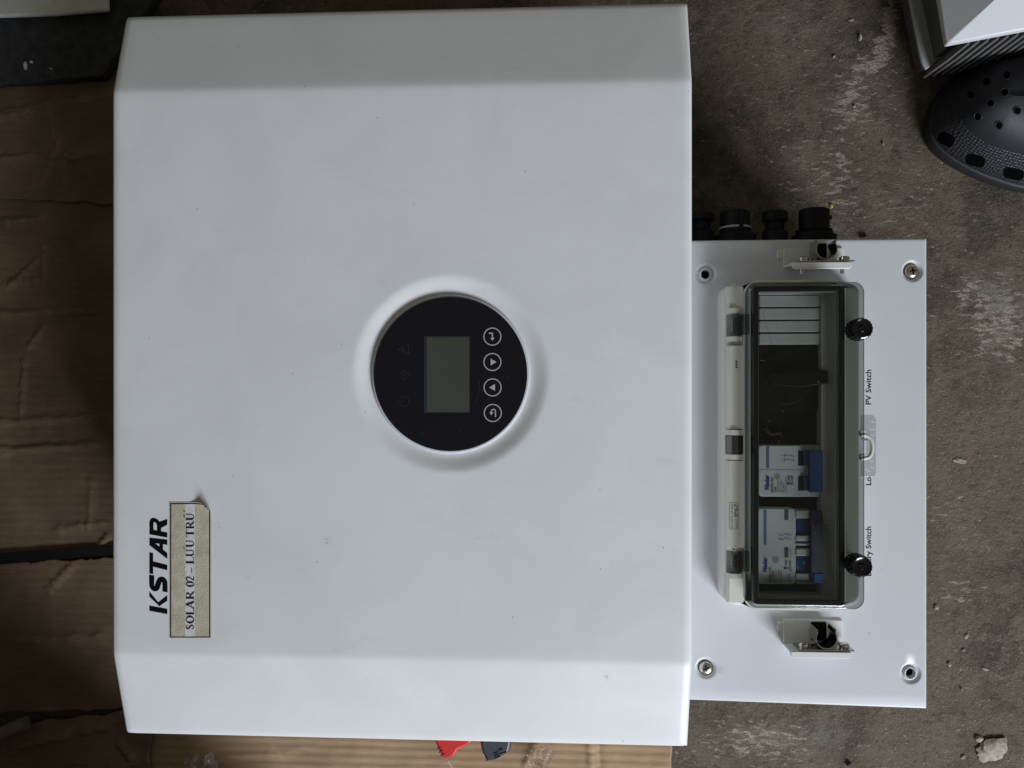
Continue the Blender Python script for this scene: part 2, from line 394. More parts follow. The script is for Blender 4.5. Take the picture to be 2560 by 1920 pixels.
# ------------------------------------------------------------ ground
fl = obj('floor', ([(-2.5, -2.5, 0), (2.5, -2.5, 0), (2.5, 2.5, 0), (-2.5, 2.5, 0)], [(0, 1, 2, 3)]), M['conc'], smooth=False)
tag(fl, 'worn brown concrete floor with pale scuffed patches', 'floor', kind='structure')

def sheet(name, c4, z, m, label, nx=150, ny=110, creases=(), amp=.0010, thick=.003, jag=.0012, seed=0, cat='cardboard', warp=None, group=None):
    """a bent sheet between four photo corners (top-left, top-right, bottom-right, bottom-left)"""
    q = [P(x, y, z) for x, y in c4]; v = []; f = []; wr = []
    cs = [(P(a, b, z), P(c, d, z), h*1.05, w*1.0) for a, b, c, d, h, w in creases]
    for j in range(ny+1):
        for i in range(nx+1):
            s, t = i/nx, j/ny
            p = (q[0]*(1-s)+q[1]*s)*(1-t) + (q[3]*(1-s)+q[2]*s)*t
            e = max(0, 1-min(t, 1-t)*12); jn = noise.noise(Vector((p.x*60+seed, t*3, seed))) + .5*noise.noise(Vector((p.x*240+seed, t*3, seed)))
            p = p + Vector((0, jn*jag*e*2))
            e2 = max(0, 1-min(s, 1-s)*12); jn = noise.noise(Vector((s*3, p.y*60+seed, seed+5))); p = p + Vector((jn*jag*e2*2, 0))
            wv_ = 0
            zz = z + amp*noise.noise(Vector((p.x*18, p.y*18, seed))) + amp*.4*noise.noise(Vector((p.x*70, p.y*70, seed)))
            for a, b, h, w in cs:
                ab = b-a; u = max(0, min(1, (p-a).dot(ab)/ab.length_squared)); wob = .0035*noise.noise(Vector((u*9, seed, 3)))
                d = ((a+ab*u)-p).length + wob
                zz += h*math.exp(-(d/w)**2) * (1-abs(2*u-1)**6)
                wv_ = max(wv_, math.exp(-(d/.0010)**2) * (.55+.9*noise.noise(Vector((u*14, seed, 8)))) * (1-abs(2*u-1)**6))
            if warp: zz += warp(s, t)
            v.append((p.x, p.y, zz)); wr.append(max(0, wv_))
    for j in range(ny):
        for i in range(nx):
            a = j*(nx+1)+i; f.append((a, a+1, a+nx+2, a+nx+1))
    o = obj(name, (v, f), m, ang=60)
    at = o.data.attributes.new('crease_light', 'FLOAT', 'POINT'); at.data.foreach_set('value', wr)
    sd = o.modifiers.new('thick', 'SOLIDIFY'); sd.thickness = thick; sd.offset = 0
    return tag(o, label, cat, group)
G1 = 'flattened cardboard under the left end'
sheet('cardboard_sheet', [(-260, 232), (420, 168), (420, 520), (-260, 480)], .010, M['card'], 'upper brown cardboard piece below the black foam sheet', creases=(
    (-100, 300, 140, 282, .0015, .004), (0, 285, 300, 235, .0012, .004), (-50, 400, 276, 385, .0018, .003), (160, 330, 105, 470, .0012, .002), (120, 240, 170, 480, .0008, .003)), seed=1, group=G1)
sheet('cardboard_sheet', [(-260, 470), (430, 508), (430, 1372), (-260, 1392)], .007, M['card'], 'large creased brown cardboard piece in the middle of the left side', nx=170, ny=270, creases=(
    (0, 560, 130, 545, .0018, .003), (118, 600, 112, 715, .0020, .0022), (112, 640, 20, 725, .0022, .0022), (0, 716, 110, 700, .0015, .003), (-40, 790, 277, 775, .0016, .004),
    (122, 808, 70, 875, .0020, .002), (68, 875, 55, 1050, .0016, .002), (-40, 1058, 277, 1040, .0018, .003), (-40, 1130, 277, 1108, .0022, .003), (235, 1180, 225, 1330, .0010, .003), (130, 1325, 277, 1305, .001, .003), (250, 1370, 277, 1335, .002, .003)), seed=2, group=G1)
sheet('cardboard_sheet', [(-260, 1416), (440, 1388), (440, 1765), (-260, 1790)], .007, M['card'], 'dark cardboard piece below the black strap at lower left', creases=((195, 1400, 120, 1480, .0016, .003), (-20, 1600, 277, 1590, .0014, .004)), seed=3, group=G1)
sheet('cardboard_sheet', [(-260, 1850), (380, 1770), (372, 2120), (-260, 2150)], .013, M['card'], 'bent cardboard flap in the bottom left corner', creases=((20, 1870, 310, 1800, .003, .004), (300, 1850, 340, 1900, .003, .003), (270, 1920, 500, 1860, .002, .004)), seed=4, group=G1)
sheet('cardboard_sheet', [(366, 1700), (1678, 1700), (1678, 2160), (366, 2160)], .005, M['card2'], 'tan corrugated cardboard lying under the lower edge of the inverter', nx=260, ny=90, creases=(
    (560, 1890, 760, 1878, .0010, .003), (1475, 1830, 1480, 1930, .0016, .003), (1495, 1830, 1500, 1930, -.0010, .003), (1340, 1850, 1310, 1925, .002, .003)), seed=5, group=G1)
o = obj('dark_gap', prism(poly_px([(-150, 1386), (0, 1384), (277, 1366), (420, 1360), (420, 1382), (277, 1388), (0, 1412), (-150, 1416)], .013), .0105, .012), M['gap'])  # black strip standing in for the shaded gap between cardboard pieces
tag(o, 'narrow black strap across the cardboard at left', 'gap')
# foam pieces top left
o = sheet('foam_sheet', [(-260, 20), (400, -10), (262, 196), (-260, 232)], .020, M['foamb'], 'black foam sheet between white foam and cardboard, top left', amp=.002, thick=.010, jag=.0004, seed=6, cat='foam')
for (x, y, a, b) in ((60, 162, 4, 10), (75, 153, 4, 3), (124, 169, 2, 2)):
    c = P(x, y, .028); pp = [(c.x + a*m_px(.028)*(1+.4*noise.noise(Vector((k*.9, x, 0))))*math.cos(k*.63), c.y + b*m_px(.028)*(1+.4*noise.noise(Vector((k*.7, y, 0))))*math.sin(k*.63)) for k in range(10)]
    tag(obj('paint_fleck', prism(pp, .0255, .0268), M['foamw']), {4: 'white fleck on the black foam sheet, %s' % ('longest of three' if b == 10 else 'middle one beside the long fleck'), 2: 'tiniest white fleck on the black foam sheet'}[a], 'fleck', 'white flecks on the black foam')
sheet('foam_sheet', [(262, -160), (392, -160), (380, 72), (262, 76)], .012, M['foamb'], 'narrow dark foam strip by the upper left inverter corner', amp=.001, thick=.006, jag=.0004, seed=9, cat='foam')
o = obj('foam_block', loft([[(*p, z) for p in poly_px(pp, z)] for pp, z in (
    ([(-300, -160), (268, -160), (272, 30), (140, 41), (-300, 53)], .026), ([(-300, -160), (270, -160), (276, 30), (140, 41), (-300, 54)], .033), ([(-290, -155), (264, -155), (268, 24), (140, 35), (-290, 47)], .036))]), M['foamw'], bevel=.002)
tag(o, 'white foam block cut off by the top left corner', 'foam')
# pale rod at lower left
o = obj('rod', tube([P3(-120, 1880, .03), P3(-20, 1842, .03), P3(66, 1806, .026)], .0055, 14), mat('dull_rod', (.17, .15, .12), .5))
tag(o, 'short pale rod end at the lower left frame edge', 'rod')

shade_wall = obj('wall', prism([(-.98, -2.4), (-.91, -2.4), (-.91, 2.4), (-.98, 2.4)], 0, 2.6), mat('unseen_wall_plaster', (.16, .15, .13), .9, var=.2), smooth=False)  # unseen wall, added to darken the left side
tag(shade_wall, 'unseen wall added left of the cardboard to shade it', 'wall')
ct = thing('blocker', (-.55, -.67, 0), 'unseen shade-casting carton standing beyond the lower left corner', 'box')  # unseen box, added to keep light off the lower left corner
obj('blocker_body', prism([(-.90, -.95), (-.20, -.95), (-.20, -.385), (-.90, -.385)], 0, .95), M['card'], ct, bevel=.004)
obj('blocker_tape', prism([(-.902, -.69), (-.198, -.69), (-.198, -.64), (-.902, -.64)], .948, .9508), M['cardedge'], ct, smooth=False)

# ------------------------------------------------------------ inverter
ZF, ZE, ZP = .190, .174, .135
inv = thing('inverter', (P(1000, 935, 0).x, P(1000, 935, 0).y, 0), 'large white hybrid inverter lying on its back, round black display and black lettering', 'inverter')
xl = P(277, 935, ZF).x; xr = P(1732, 935, ZF).x
yft = (P(277, 229, ZF).y + P(1732, 202, ZF).y)/2; yfb = (P(277, 1636, ZF).y + P(1732, 1659, ZF).y)/2
yet = (P(312, 39, ZE).y + P(1722, 2, ZE).y)/2; yeb = (P(312, 1835, ZE).y + P(1722, 1872, ZE).y)/2
DC = P(1125, 935, ZF); mz = m_px(ZF); RO, RI = 252*mz, 200*mz; DEP = .0028; RND = .0035
def cover_z(x, y):
    w = .0022
    def sl(t, full): return (t + math.sqrt(t*t+w*w))/2 * (ZF-ZE)/full
    z = ZF - sl(y-yft, yet-yft) - sl(yfb-y, yfb-yeb)
    r = math.hypot(x-DC.x, y-DC.y); z -= DEP*(1-sstep(RI, RO, r))
    ex = min(x-xl, xr-x); ey = min(y-yeb, yet-y)
    gx = max(0, RND-ex); gy = max(0, RND-ey); g = min(RND, math.hypot(gx, gy))
    return z - (RND - math.sqrt(max(0, RND*RND-g*g)))
dd = ((DC.x-RO-.002, DC.x+RO+.002),); rr = [0, .0003, .0008, .0015, .0025]
xs = lines(xl, xr, dd, .006, .0011); xs = sorted(set([x for x in xs if xl+.003 < x < xr-.003] + [xl+r for r in rr] + [xr-r for r in rr]))
ys = lines(yeb, yet, ((DC.y-RO-.002, DC.y+RO+.002), (yft-.008, yft+.008), (yfb-.008, yfb+.008)), .006, .0011)
ys = sorted(set([y for y in ys if yeb+.003 < y < yet-.003] + [yeb+r for r in rr] + [yet-r for r in rr]))
obj('front_cover', field(xs, ys, cover_z, .085), M['cover'], inv, ang=50)
obj('housing', prism(rrect(xl+.02, yeb+.03, xr-.02, yet-.03, .01), .006, .084), M['body'], inv, bevel=.002)
# display
dr = 194*m_px(.1895)
obj('display_rim', lathe(DC, [(dr+.0016, ZF-DEP-.001), (dr+.0016, ZF-.0018), (dr+.0009, ZF-.0009), (dr, ZF-.0008)], 96), M['panel'], inv)
dp = obj('display_panel', lathe(DC, [(dr, ZF-.003), (dr, ZF-.0003), (dr-.0003, ZF)], 96), M['glass'], inv)
zt = ZF + .00006
obj('screen', prism(rr_px(1067, 843, 1174, 1031, zt, 2), ZF-.001, zt+.00005), M['lcd'], dp, smooth=False)
obj('screen_border', ringprism(rr_px(1060, 840, 1175, 1032, zt, 2), rr_px(1067.6, 843.6, 1173.4, 1030.4, zt, 2), ZF-.001, zt+.00015), M['lcdedge'], dp, smooth=False)
def circ_px(x, y, r, n=40): return [(x+r*math.cos(2*math.pi*k/n), y+r*math.sin(2*math.pi*k/n)) for k in range(n)]
def pm(z): return lambda x, y: P(x, y, z)
zz = zt + .00004
bl = ['round return arrow key at the top of the row', 'right pointing triangle key', 'left pointing triangle key', 'curved back arrow key at the bottom of the row']
for k, (bx, by) in enumerate(((1231, 841.5), (1231, 905), (1231.5, 968.6), (1232, 1032.4))):
    parts = [ribbon(circ_px(bx, by, 21.3), 2.5, zz, True, pm(zz))]
    if k == 0:
        parts += [ribbon([(bx-9, by-8.5), (bx, by-8.5), (bx, by+4)], 3, zz, False, pm(zz)), flat(poly_px([(bx-5, by+3), (bx+5.2, by+3), (bx, by+10.5)], zz+2e-5), zz+2e-5)]
    elif k == 1: parts += [flat(poly_px([(bx-4.5, by-8.5), (bx+10.5, by), (bx-4.5, by+8.5)], zz), zz)]
    elif k == 2: parts += [flat(poly_px([(bx+6, by-8.5), (bx-9, by), (bx+6, by+8.5)], zz), zz)]
    else:
        arc = [(bx+1.5+5.2*math.cos(a), by-4+5.2*math.sin(a)) for a in [math.radians(q) for q in range(0, -181, -20)]]
        parts += [ribbon([(bx+6.7, by+10)] + arc + [(bx-3.7, by-1)], 2.8, zz, False, pm(zz)), flat(poly_px([(bx-9, by-2), (bx+1.5, by-2), (bx-3.7, by+5.5)], zz+2e-5), zz+2e-5)]
    obj('button', join(*parts), M['print'], dp, smooth=False, label=bl[k])
def R(p, w, closed=False): return ribbon(p, w, zz, closed, pm(zz))
obj('indicator', join(R([(996, 873), (1021, 860), (1021, 886)], 2, True), R([(1004, 873), (1013, 873)], 2), R([(1015, 873), (1017, 873)], 2)), M['dimprint'], dp, smooth=False, label='warning triangle symbol')
obj('indicator', join(R([(998, 932), (1005, 932)], 2), R([(998, 944), (1005, 944)], 2), R([(1005, 926), (1005, 950), (1011, 950), (1011, 926)], 2, True),
    R([(1012, 930), (1018, 932), (1022, 938), (1018, 944), (1012, 946)], 2), R([(1022, 938), (1027, 934)], 2)), M['dimprint'], dp, smooth=False, label='mains plug symbol')
obj('indicator', join(R([(1010+12.5*math.cos(a), 1003+12.5*math.sin(a)) for a in [math.radians(q) for q in range(-150, 151, 20)]], 2), R([(995, 1003), (1011, 1003)], 2)), M['dimprint'], dp, smooth=False, label='power symbol')
# scratches and dust on the black glass
for k in range(16):
    a, r = random.random()*6.28, math.sqrt(random.random())*180; x, y = 1125+r*math.cos(a), 935+r*math.sin(a)
    q = .6+.6*random.random(); obj('dust_speck', flat(poly_px([(x-q, y-q*.6), (x+q, y-q*.3), (x+.2*q, y+q)], zz+4e-5), zz+4e-5), M['greyink'], dp, smooth=False)
for pth in ([(1188, 1005), (1195, 990), (1199, 972), (1197, 952)], [(1052, 1086), (1062, 1080)], [(1210, 1006), (1222, 994)], [(1262, 946), (1275, 942)]):
    obj('scratch', ribbon(pth, .9, zz, False, pm(zz)), M['faint'], dp, smooth=False)

# brand lettering, reading upwards: u along the word, v from baseline to cap line
zk = ZF + .00008; S4 = 3.607
def bmap(u, v): u = u + 30*v; return P(300 + (427 - 162*v)/S4, 1180 + (1282 - u)/S4, zk)
def U(pts, z=zk): return [(*bmap(u, v), z) for u, v in pts], [tuple(range(len(pts)))]
def rib(pts, w, z=zk):                            # stroke in (u, v*162) space
    return ribbon([(u, v*162) for u, v in pts], w, z, False, lambda a, b: bmap(a, b/162))
g = [U([(0, 0), (47, 0), (47, 1), (0, 1)]), U([(47, .36), (128, 1), (176, 1), (92, .50), (172, .0), (120, .0), (63, .42)], zk+1e-5)]
spt = catmull([(196, .13), (255, .13), (292, .15), (306, .26), (296, .40), (262, .50), (222, .58), (207, .73), (222, .85), (262, .87), (326, .87)], 5, False)
g += [rib([(p[0], p[1]) for p in spt], 46)]
g += [U([(337, .79), (337, 1), (527, 1), (527, .79), (458, .79), (442, 0), (394, 0), (402, .79)])]
g[-1] = join(U([(337, .79), (527, .79), (527, 1), (337, 1)]), U([(396, 0), (444, 0), (452, .79), (404, .79)]))
g += [U([(497, 0), (550, 0), (575, .24), (596, .44), (615, .66), (626, 1), (592, 1)]), U([(624, 0), (672, 0), (660, 1), (626, 1), (617, .70), (622, .44), (624, .24)]), U([(575, .24), (624, .24), (622, .44), (596, .44)])]
g += [U([(690, 0), (736, 0), (736, 1), (690, 1)])]
rpt = catmull([(737, .88), (795, .885), (822, .82), (826, .68), (815, .55), (785, .47), (737, .46)], 4, False)
g += [rib([(p[0], p[1]) for p in rpt], 37), U([(765, .36), (806, 0), (858, 0), (822, .42), (790, .46)], zk+1e-5)]
obj('brand_lettering', join(*g), M['ink'], inv, smooth=False)

# paper sticker: one sheet with printed border, pale tape strip and a curled corner
zs = ZF + .00025
def stick_z(px, py):
    d = ((px-528)*.75 - (py-1255))/38 + 1.15      # 0 away from the corner, 1 at the corner
    d = max(0, min(1, d)); return zs + .0060*d*d + .00012*noise.noise(Vector((px*.05, py*.05, 0)))
sx = [424, 425.0, 428.4] + [428.4+k*3.5 for k in range(1, 10)] + [463.5] + [463.5+k*5.8 for k in range(1, 4)] + [486.8] + [486.8+k*3.7 for k in range(1, 10)] + [522.6, 526, 528.5]
sy = [1255.5, 1257, 1260.5] + [1260.5+k*4 for k in range(1, 82)] + [1591, 1594, 1596]
sy = sorted(set(sy)); sx = sorted(set(sx)); nv = []; nf = []; fmi = []
for y in sy:
    for x in sx:
        z = stick_z(x, y); xx = x; yy = y
        d = (z-zs)/.0060
        if d > .05: xx -= 10*d*d; yy += 14*d*d
        if x in (424, 528.5): xx += .6*noise.noise(Vector((0, y*.2, 3)))
        nv.append(P3(xx, yy, z))
for j in range(len(sy)-1):
    for i in range(len(sx)-1):
        a = j*len(sx)+i; nf.append((a, a+1, a+len(sx)+1, a+len(sx)))
        cx, cy = (sx[i]+sx[i+1])/2, (sy[j]+sy[j+1])/2
        if cx < 425.0 or cx > 526 or cy < 1257 or cy > 1594: k = 0
        elif cx < 428.4 or cx > 522.6 or cy < 1260.5 or cy > 1591: k = 1
        elif 463.5+1.2*noise.noise(Vector((cy*.1, 0, 0))) < cx < 486.8: k = 2
        else: k = 3
        fmi.append(k)
paper = mat('sticker_paper', (.60, .58, .52), .6, var=.05, vscale=300)
brd = mat('worn_black_border', (.012, .010, .012), .55, col2=(.05, .045, .04), vscale=900)
tape = mat('pale_tape', (.66, .66, .68), .4, var=.06, vscale=200, bump=.8, bscale=250)
yell = mat('aged_beige_paper', (.46, .42, .31), .55, col2=(.56, .51, .40), vscale=90, bump=.5, bscale=800)
st = obj('sticker', (nv, nf), paper, inv, ang=60, mats=[paper, brd, tape, yell], fm=fmi)
# serif lettering on the sticker, built from thick and thin strokes
zq = zs + .00028
def glyph(ch, y0, y1, xb=485.2, cap=20):
    """letter from y0 (its left side) up to y1, baseline at x = xb"""
    wd = y0-y1; mp = lambda u, v: P(xb - v*cap, y0 - u*wd, zq)
    asp = cap/wd                                   # u units per cap unit
    TH, TN = .185, .08
    out = []; n = [0]
    def st_(pts, w):                               # stroke in cap units (u scaled)
        n[0] += 1; z = zq + n[0]*6e-6
        out.append(ribbon([(u/asp, v) for u, v in pts], w, z, False, lambda a, b: mp(a*asp, b)))
    def ser(u, v, l=.17): st_([(u-l*asp, v), (u+l*asp, v)], .05)
    t = TH/2*asp
    if ch == 'L': st_([(.24, 0), (.24, 1)], TH); ser(.24, .975); st_([(.02, .025), (.95, .025)], .05); st_([(.93, 0), (1., .26)], .06)
    elif ch == 'T': st_([(.5, 0), (.5, 1)], TH); ser(.5, .025); st_([(.02, .965), (.98, .965)], .06); st_([(.03, .98), (.02, .74)], .05); st_([(.97, .98), (.98, .74)], .05)
    elif ch == 'U': st_([(.2, 1), (.2, .3), (.28, .1), (.48, .03), (.68, .08), (.8, .28), (.8, 1)], [TH, TH, .12, .07, TN, TN, TN]); ser(.2, .975); ser(.8, .975, .13)
    elif ch == 'A': st_([(.12, 0), (.5, 1)], TN); st_([(.5, 1), (.84, 0)], TH); st_([(.25, .34), (.72, .34)], .05); ser(.12, .025, .12); ser(.86, .025, .14)
    elif ch == 'R':
        st_([(.2, 0), (.2, 1)], TH); ser(.2, .025); ser(.14, .975, .1)
        st_([(.2, .965), (.52, .965), (.72, .86), (.74, .72), (.66, .56), (.45, .5), (.25, .5)], [.05, .06, .12, TH, .12, .06, .05]); st_([(.42, .5), (.88, .03)], .14); ser(.92, .025, .1)
    elif ch in 'O0':
        w = []; p = []
        for k in range(25):
            a = 2*math.pi*k/24; p.append((.5+.40*math.cos(a), .5+.48*math.sin(a))); w.append(TN+(TH-TN)*abs(math.cos(a))**2)
        st_(p, w)
    elif ch == 'S':
        p = catmull([(.82, .76), (.70, .93), (.48, .97), (.26, .88), (.22, .72), (.40, .57), (.66, .44), (.80, .26), (.68, .08), (.44, .03), (.24, .1), (.14, .28)], 3, False)
        st_([tuple(q) for q in p], [TN if k < 8 else .13 if k < 24 else TN for k in range(len(p))])
    elif ch == '2':
        p = catmull([(.1, .74), (.22, .93), (.48, .98), (.72, .86), (.74, .66), (.56, .40), (.14, .06)], 3, False); st_([tuple(q) for q in p], .11); st_([(.1, .045), (.92, .045)], .09)
    elif ch == '-': st_([(0, .30), (1, .30)], .06)
    elif ch == "'": st_([(.2, 1.28), (.75, 1.24), (.7, 1.08), (.3, 1.0)], .10)
    elif ch == '.': st_([(.2, 1.24), (.8, 1.24)], .16)
    elif ch == '~': st_([(0, 1.16), (.25, 1.28), (.6, 1.16), (1, 1.28)], .07)
    return join(*out)
def zy(y): return 1180 + y/S4
sl = []
for ch, a, b in (('S', 1425, 1376), ('O', 1368, 1298), ('L', 1292, 1232), ('A', 1236, 1162), ('R', 1152, 1076), ('0', 1036, 990), ('2', 985, 940), ('-', 914, 868), ('L', 832, 770),
                 ('U', 766, 696), ('.', 693, 680), ('U', 682, 612), ('T', 590, 520), ('R', 515, 446), ('U', 440, 372), ('~', 412, 385), ('.', 362, 350)):
    sl.append(glyph(ch, zy(a), zy(b)))
obj('sticker_lettering', join(*sl), M['ink'], st, smooth=False)

# ---------- connection panel (lower white plate) with dimples
pts = [(1740, 685, 0), (2277, 1684, 0), (2281, 678, 1), (1765, 1671, 1)]
pts = [(1765, 685, 0), (2277, 1684, 0), (2281, 678, 1), (1765, 1671, 1)]
dm = [(P(x, y, ZP), s) for x, y, s in pts]; mzp = m_px(ZP)
px0 = P(1700, 1000, ZP).x; px1 = P(2318, 1000, ZP).x
def edge_y(x, top):
    s = (x-px0)/(px1-px0); a, b = ((P(1700, 601, ZP).y, P(2318, 595, ZP).y) if top else (P(1700, 1750, ZP).y, P(2318, 1773, ZP).y))
    return a + (b-a)*s
def panel_z(x, y, yt, yb):
    z = ZP
    for c, s in dm:
        r = math.hypot(x-c.x, y-c.y)
        z -= (.0022 if s else .0018)*(1-sstep(17*mzp, 27*mzp, r))
        if not s: z += .0016*(1-sstep(15*mzp, 19*mzp, r)) - .006*(1-sstep(9.5*mzp, 11.5*mzp, r))
    e = max(0, .0016 - min(px1-x, yt-y, y-yb)); return z - (.0016 - math.sqrt(max(0, .0016**2 - e*e)))
xs = lines(px0, px1, [(c.x-.008, c.x+.008) for c, s in dm], .008, .0007)
rr2 = [0, .0003, .0008, .0016]; xs = [x for x in xs if x < px1-.0017] + [px1-r for r in rr2[::-1]]
ta = [0, .0003/.33, .0008/.33, .0016/.33]; yb0 = edge_y(px0, 0); yt0 = edge_y(px0, 1)
tt = lines(0, 1, [((c.y-yb0)/(yt0-yb0)-.028, (c.y-yb0)/(yt0-yb0)+.028) for c, s in dm], .03, .0022)
tt = ta + [t for t in tt if .006 < t < .994] + [1-t for t in ta[::-1]]
v = []; f = []; nx = len(xs)
for t in tt:
    for x in xs:
        yb, yt = edge_y(x, 0), edge_y(x, 1); y = yb + (yt-yb)*t; v.append((x, y, panel_z(x, y, yt, yb)))
for j in range(len(tt)-1):
    for i in range(nx-1): f.append((j*nx+i, j*nx+i+1, (j+1)*nx+i+1, (j+1)*nx+i))
per = list(range(nx)) + [j*nx+nx-1 for j in range(1, len(tt))] + [(len(tt)-1)*nx+i for i in range(nx-2, -1, -1)] + [j*nx for j in range(len(tt)-2, 0, -1)]
b0 = len(v); v += [(v[i][0], v[i][1], .118) for i in per]
for k in range(len(per)): l = (k+1) % len(per); f.append((per[k], b0+k, b0+l, per[l]))
f.append(tuple(range(b0, b0+len(per)))[::-1])
panel = obj('connection_panel', (v, f), M['panel'], inv, ang=50)
obj('connection_box', prism(rrect(px0, edge_y(px0, 0)+.006, px1-.006, edge_y(px0, 1)-.004, .004), .02, .1175), M['bracket'], inv, bevel=.001)
for c, s in dm:
    if not s:
        obj('screw_hole', lathe(c, [(10.2*mzp, ZP-.0042), (10.2*mzp, ZP-.0035)], 24), M['ink'], panel)
def screw(c, z, r, parent, rot=0):
    so = obj('screw', lathe(c, [(r, z), (r, z+.0010), (r*.93, z+.0016), (r*.7, z+.0022), (r*.3, z+.0025), (r*.02, z+.0026)], 32), M['steel'], parent)
    w, l = r*.11, r*.48
    pl = [(w, l), (w, w), (l, w), (l, -w), (w, -w), (w, -l), (-w, -l), (-w, -w), (-l, -w), (-l, w), (-w, w), (-w, l)]
    pl = [(c.x+x*math.cos(rot)-y*math.sin(rot), c.y+x*math.sin(rot)+y*math.cos(rot)) for x, y in pl]
    obj('screw_slot', prism(pl, z+.0015, z+.0028), M['ink'], so, smooth=False)
    obj('screw_washer', lathe(c, [(r*1.18, z-.0006), (r*1.18, z)], 32), M['darksteel'], so)
screw(dm[2][0], ZP-.0015, 16*mzp, panel, .15); screw(dm[3][0], ZP-.0015, 16*mzp, panel, .35)

# cable glands on the top side, axis along Y
zg = .092; mg = m_px(zg)
def gy(py): return P(1900, py, zg).y
def gland(cx, prof, m, squash=1, n=24):
    c = P(cx, 560, zg).x; return lathe_y((c, zg), [(r*mg, gy(py)) for r, py in prof], n, squash)
obj('cable_gland', gland(1752, [(33, 625), (33, 582), (27, 576), (24, 574), (24, 556), (33, 550), (33, 536), (30, 534)], 0, n=12), M['blackm'], inv, label='black gland half hidden under the cover edge')
gg = obj('cable_gland', gland(1838, [(50, 625), (50, 590), (44, 586), (38, 580), (38, 574), (36, 570), (36, 532), (30, 528)], 0), M['blackm'], inv, label='wide black gland with white sealing ring')
obj('seal_ring', gland(1838, [(38.8, 573), (38.8, 568.5)], 0), M['print'], gg)
obj('gland_grip', join(*[prism(rrect(P(x-5, 560, zg).x, gy(594), P(x+5, 560, zg).x, gy(529), .0005), zg+.5*36*mg, zg+40.5*mg) for x in (1843,)]), M['blackm'], gg)
obj('cable_gland', gland(1937, [(31, 625), (31, 584), (27, 578), (23, 576), (23, 560), (31, 553), (31, 534), (27, 530)], 0, n=12), M['blackm'], inv, label='narrow waisted black gland')
g4 = obj('cable_gland', gland(2035, [(52, 625), (52, 592), (45, 590), (45, 587), (42, 586), (44, 583), (41, 581), (43, 578), (36, 577), (36, 529), (33, 526)], 0), M['blackm'], inv, label='threaded black gland on the far right')
obj('gland_cap', prism(rrect(P(2070, 560, zg).x, gy(552), P(2075, 560, zg).x, gy(543), .0003), zg-.004, zg+.004), M['blackm'], g4)

# brackets with spring clips
def bracket(bx0, by0, bx1, by1, lx0, ly0, lx1, ly1, lab):
    zt = ZP+.017
    q = box_px(bx0, by0, bx1, by1, ZP+.0015); l = box_px(lx0, ly0, lx1, ly1, zt)
    wy = l[3]                                       # wall stands where the lip starts
    lip = [(l[0], l[3]), (l[0], l[1]+.0015), (l[0]+.0015, l[1]), (l[2]-.0015, l[1]), (l[2], l[1]+.0015), (l[2], l[3])]
    br = obj('bracket', join(prism(rrect(q[0], wy+.0001, q[2]+.001, q[3], .0008), ZP-.001, ZP+.0015),
             prism([(q[0], wy), (q[0], wy-.0015), (q[2], wy-.0015), (q[2], wy)], ZP-.001, ZP+.002),
             loft([[(q[0], wy, ZP+.0014), (q[0], wy-.0015, ZP+.0014), (q[2], wy-.0015, ZP+.0014), (q[2], wy, ZP+.0014)],
                   [(l[0], wy, zt-.0015), (l[0], wy-.0015, zt-.0015), (l[2], wy-.0015, zt-.0015), (l[2], wy, zt-.0015)]]),
             prism(lip, zt-.0016, zt)), M['bracket'], inv, bevel=.0004, label=lab)
    tb = box_px(bx0-17, by0+4, bx0-1, by0+28, ZP)
    obj('bracket_tab', prism(rrect(*tb, .0012), ZP-.001, ZP+.0012), M['bracket'], br, bevel=.0005)
    cx = (q[0]+q[2])/2 - .0 + .004; R_ = .0070; cy = wy + R_ + .0016; z0, z1 = ZP+.003, ZP+.0165
    a0, a1 = math.radians(148), math.radians(392); rings = []
    pts = [(cx+.001-.0045, cy+.0085)] if False else []
    path = [(cx+R_*math.cos(a0+(a1-a0)*k/26), cy+R_*math.sin(a0+(a1-a0)*k/26)) for k in range(27)]
    e0 = (path[0][0]-.0004, path[0][1]+.0026); e1 = (path[-1][0]+.0004, path[-1][1]+.0026)
    path = [e0]+path+[e1]; gv, gf = [], []
    for s, zc in ((0, z0), (0, z1)):
        pass
    n = len(path)
    inner = [(cx+(x-cx)*.92, cy+(y-cy)*.92) for x, y in path]
    gv = [(x, y, z0) for x, y in path]+[(x, y, z1) for x, y in path]+[(x, y, z0) for x, y in inner]+[(x, y, z1) for x, y in inner]
    for k in range(n-1):
        gf += [(k, k+1, n+k+1, n+k), (2*n+k, 3*n+k, 3*n+k+1, 2*n+k+1), (n+k, n+k+1, 3*n+k+1, 3*n+k), (k, 2*n+k, 2*n+k+1, k+1)]
    gf += [(0, n, 3*n, 2*n), (n-1, 3*n-1, 4*n-1, 2*n-1)]
    obj('spring_clip', (gv, gf), M['darksteel'], br, ang=50)
    obj('bracket_dark_patch', prism(rrect(cx-.0052, wy+.0022, cx+.0052, wy+.0150, .001), ZP+.0012, ZP+.0017), M['cavity'], br, smooth=False)  # dark rectangle on the base plate inside the clip
    obj('clip_plate', prism([(cx-.018, wy+.0004), (cx+.018, wy+.0004), (cx+.018, wy+.0012), (cx-.018, wy+.0012)], ZP+.005, ZP+.0162), M['darksteel'], br)
    for sx_ in (-.0132, .0132):
        obj('screw', lathe_y((cx+sx_, ZP+.0115), [(.0031, wy+.0012), (.0031, wy+.0022), (.0034, wy+.0023), (.0034, wy+.0036), (.0026, wy+.0044), (.0006, wy+.0046)], 20), M['steel'], br)
        obj('screw_end', lathe_y((cx+sx_, ZP+.0075), [(.0012, wy-.0064), (.0012, wy-.001)], 12), M['steel'], br)
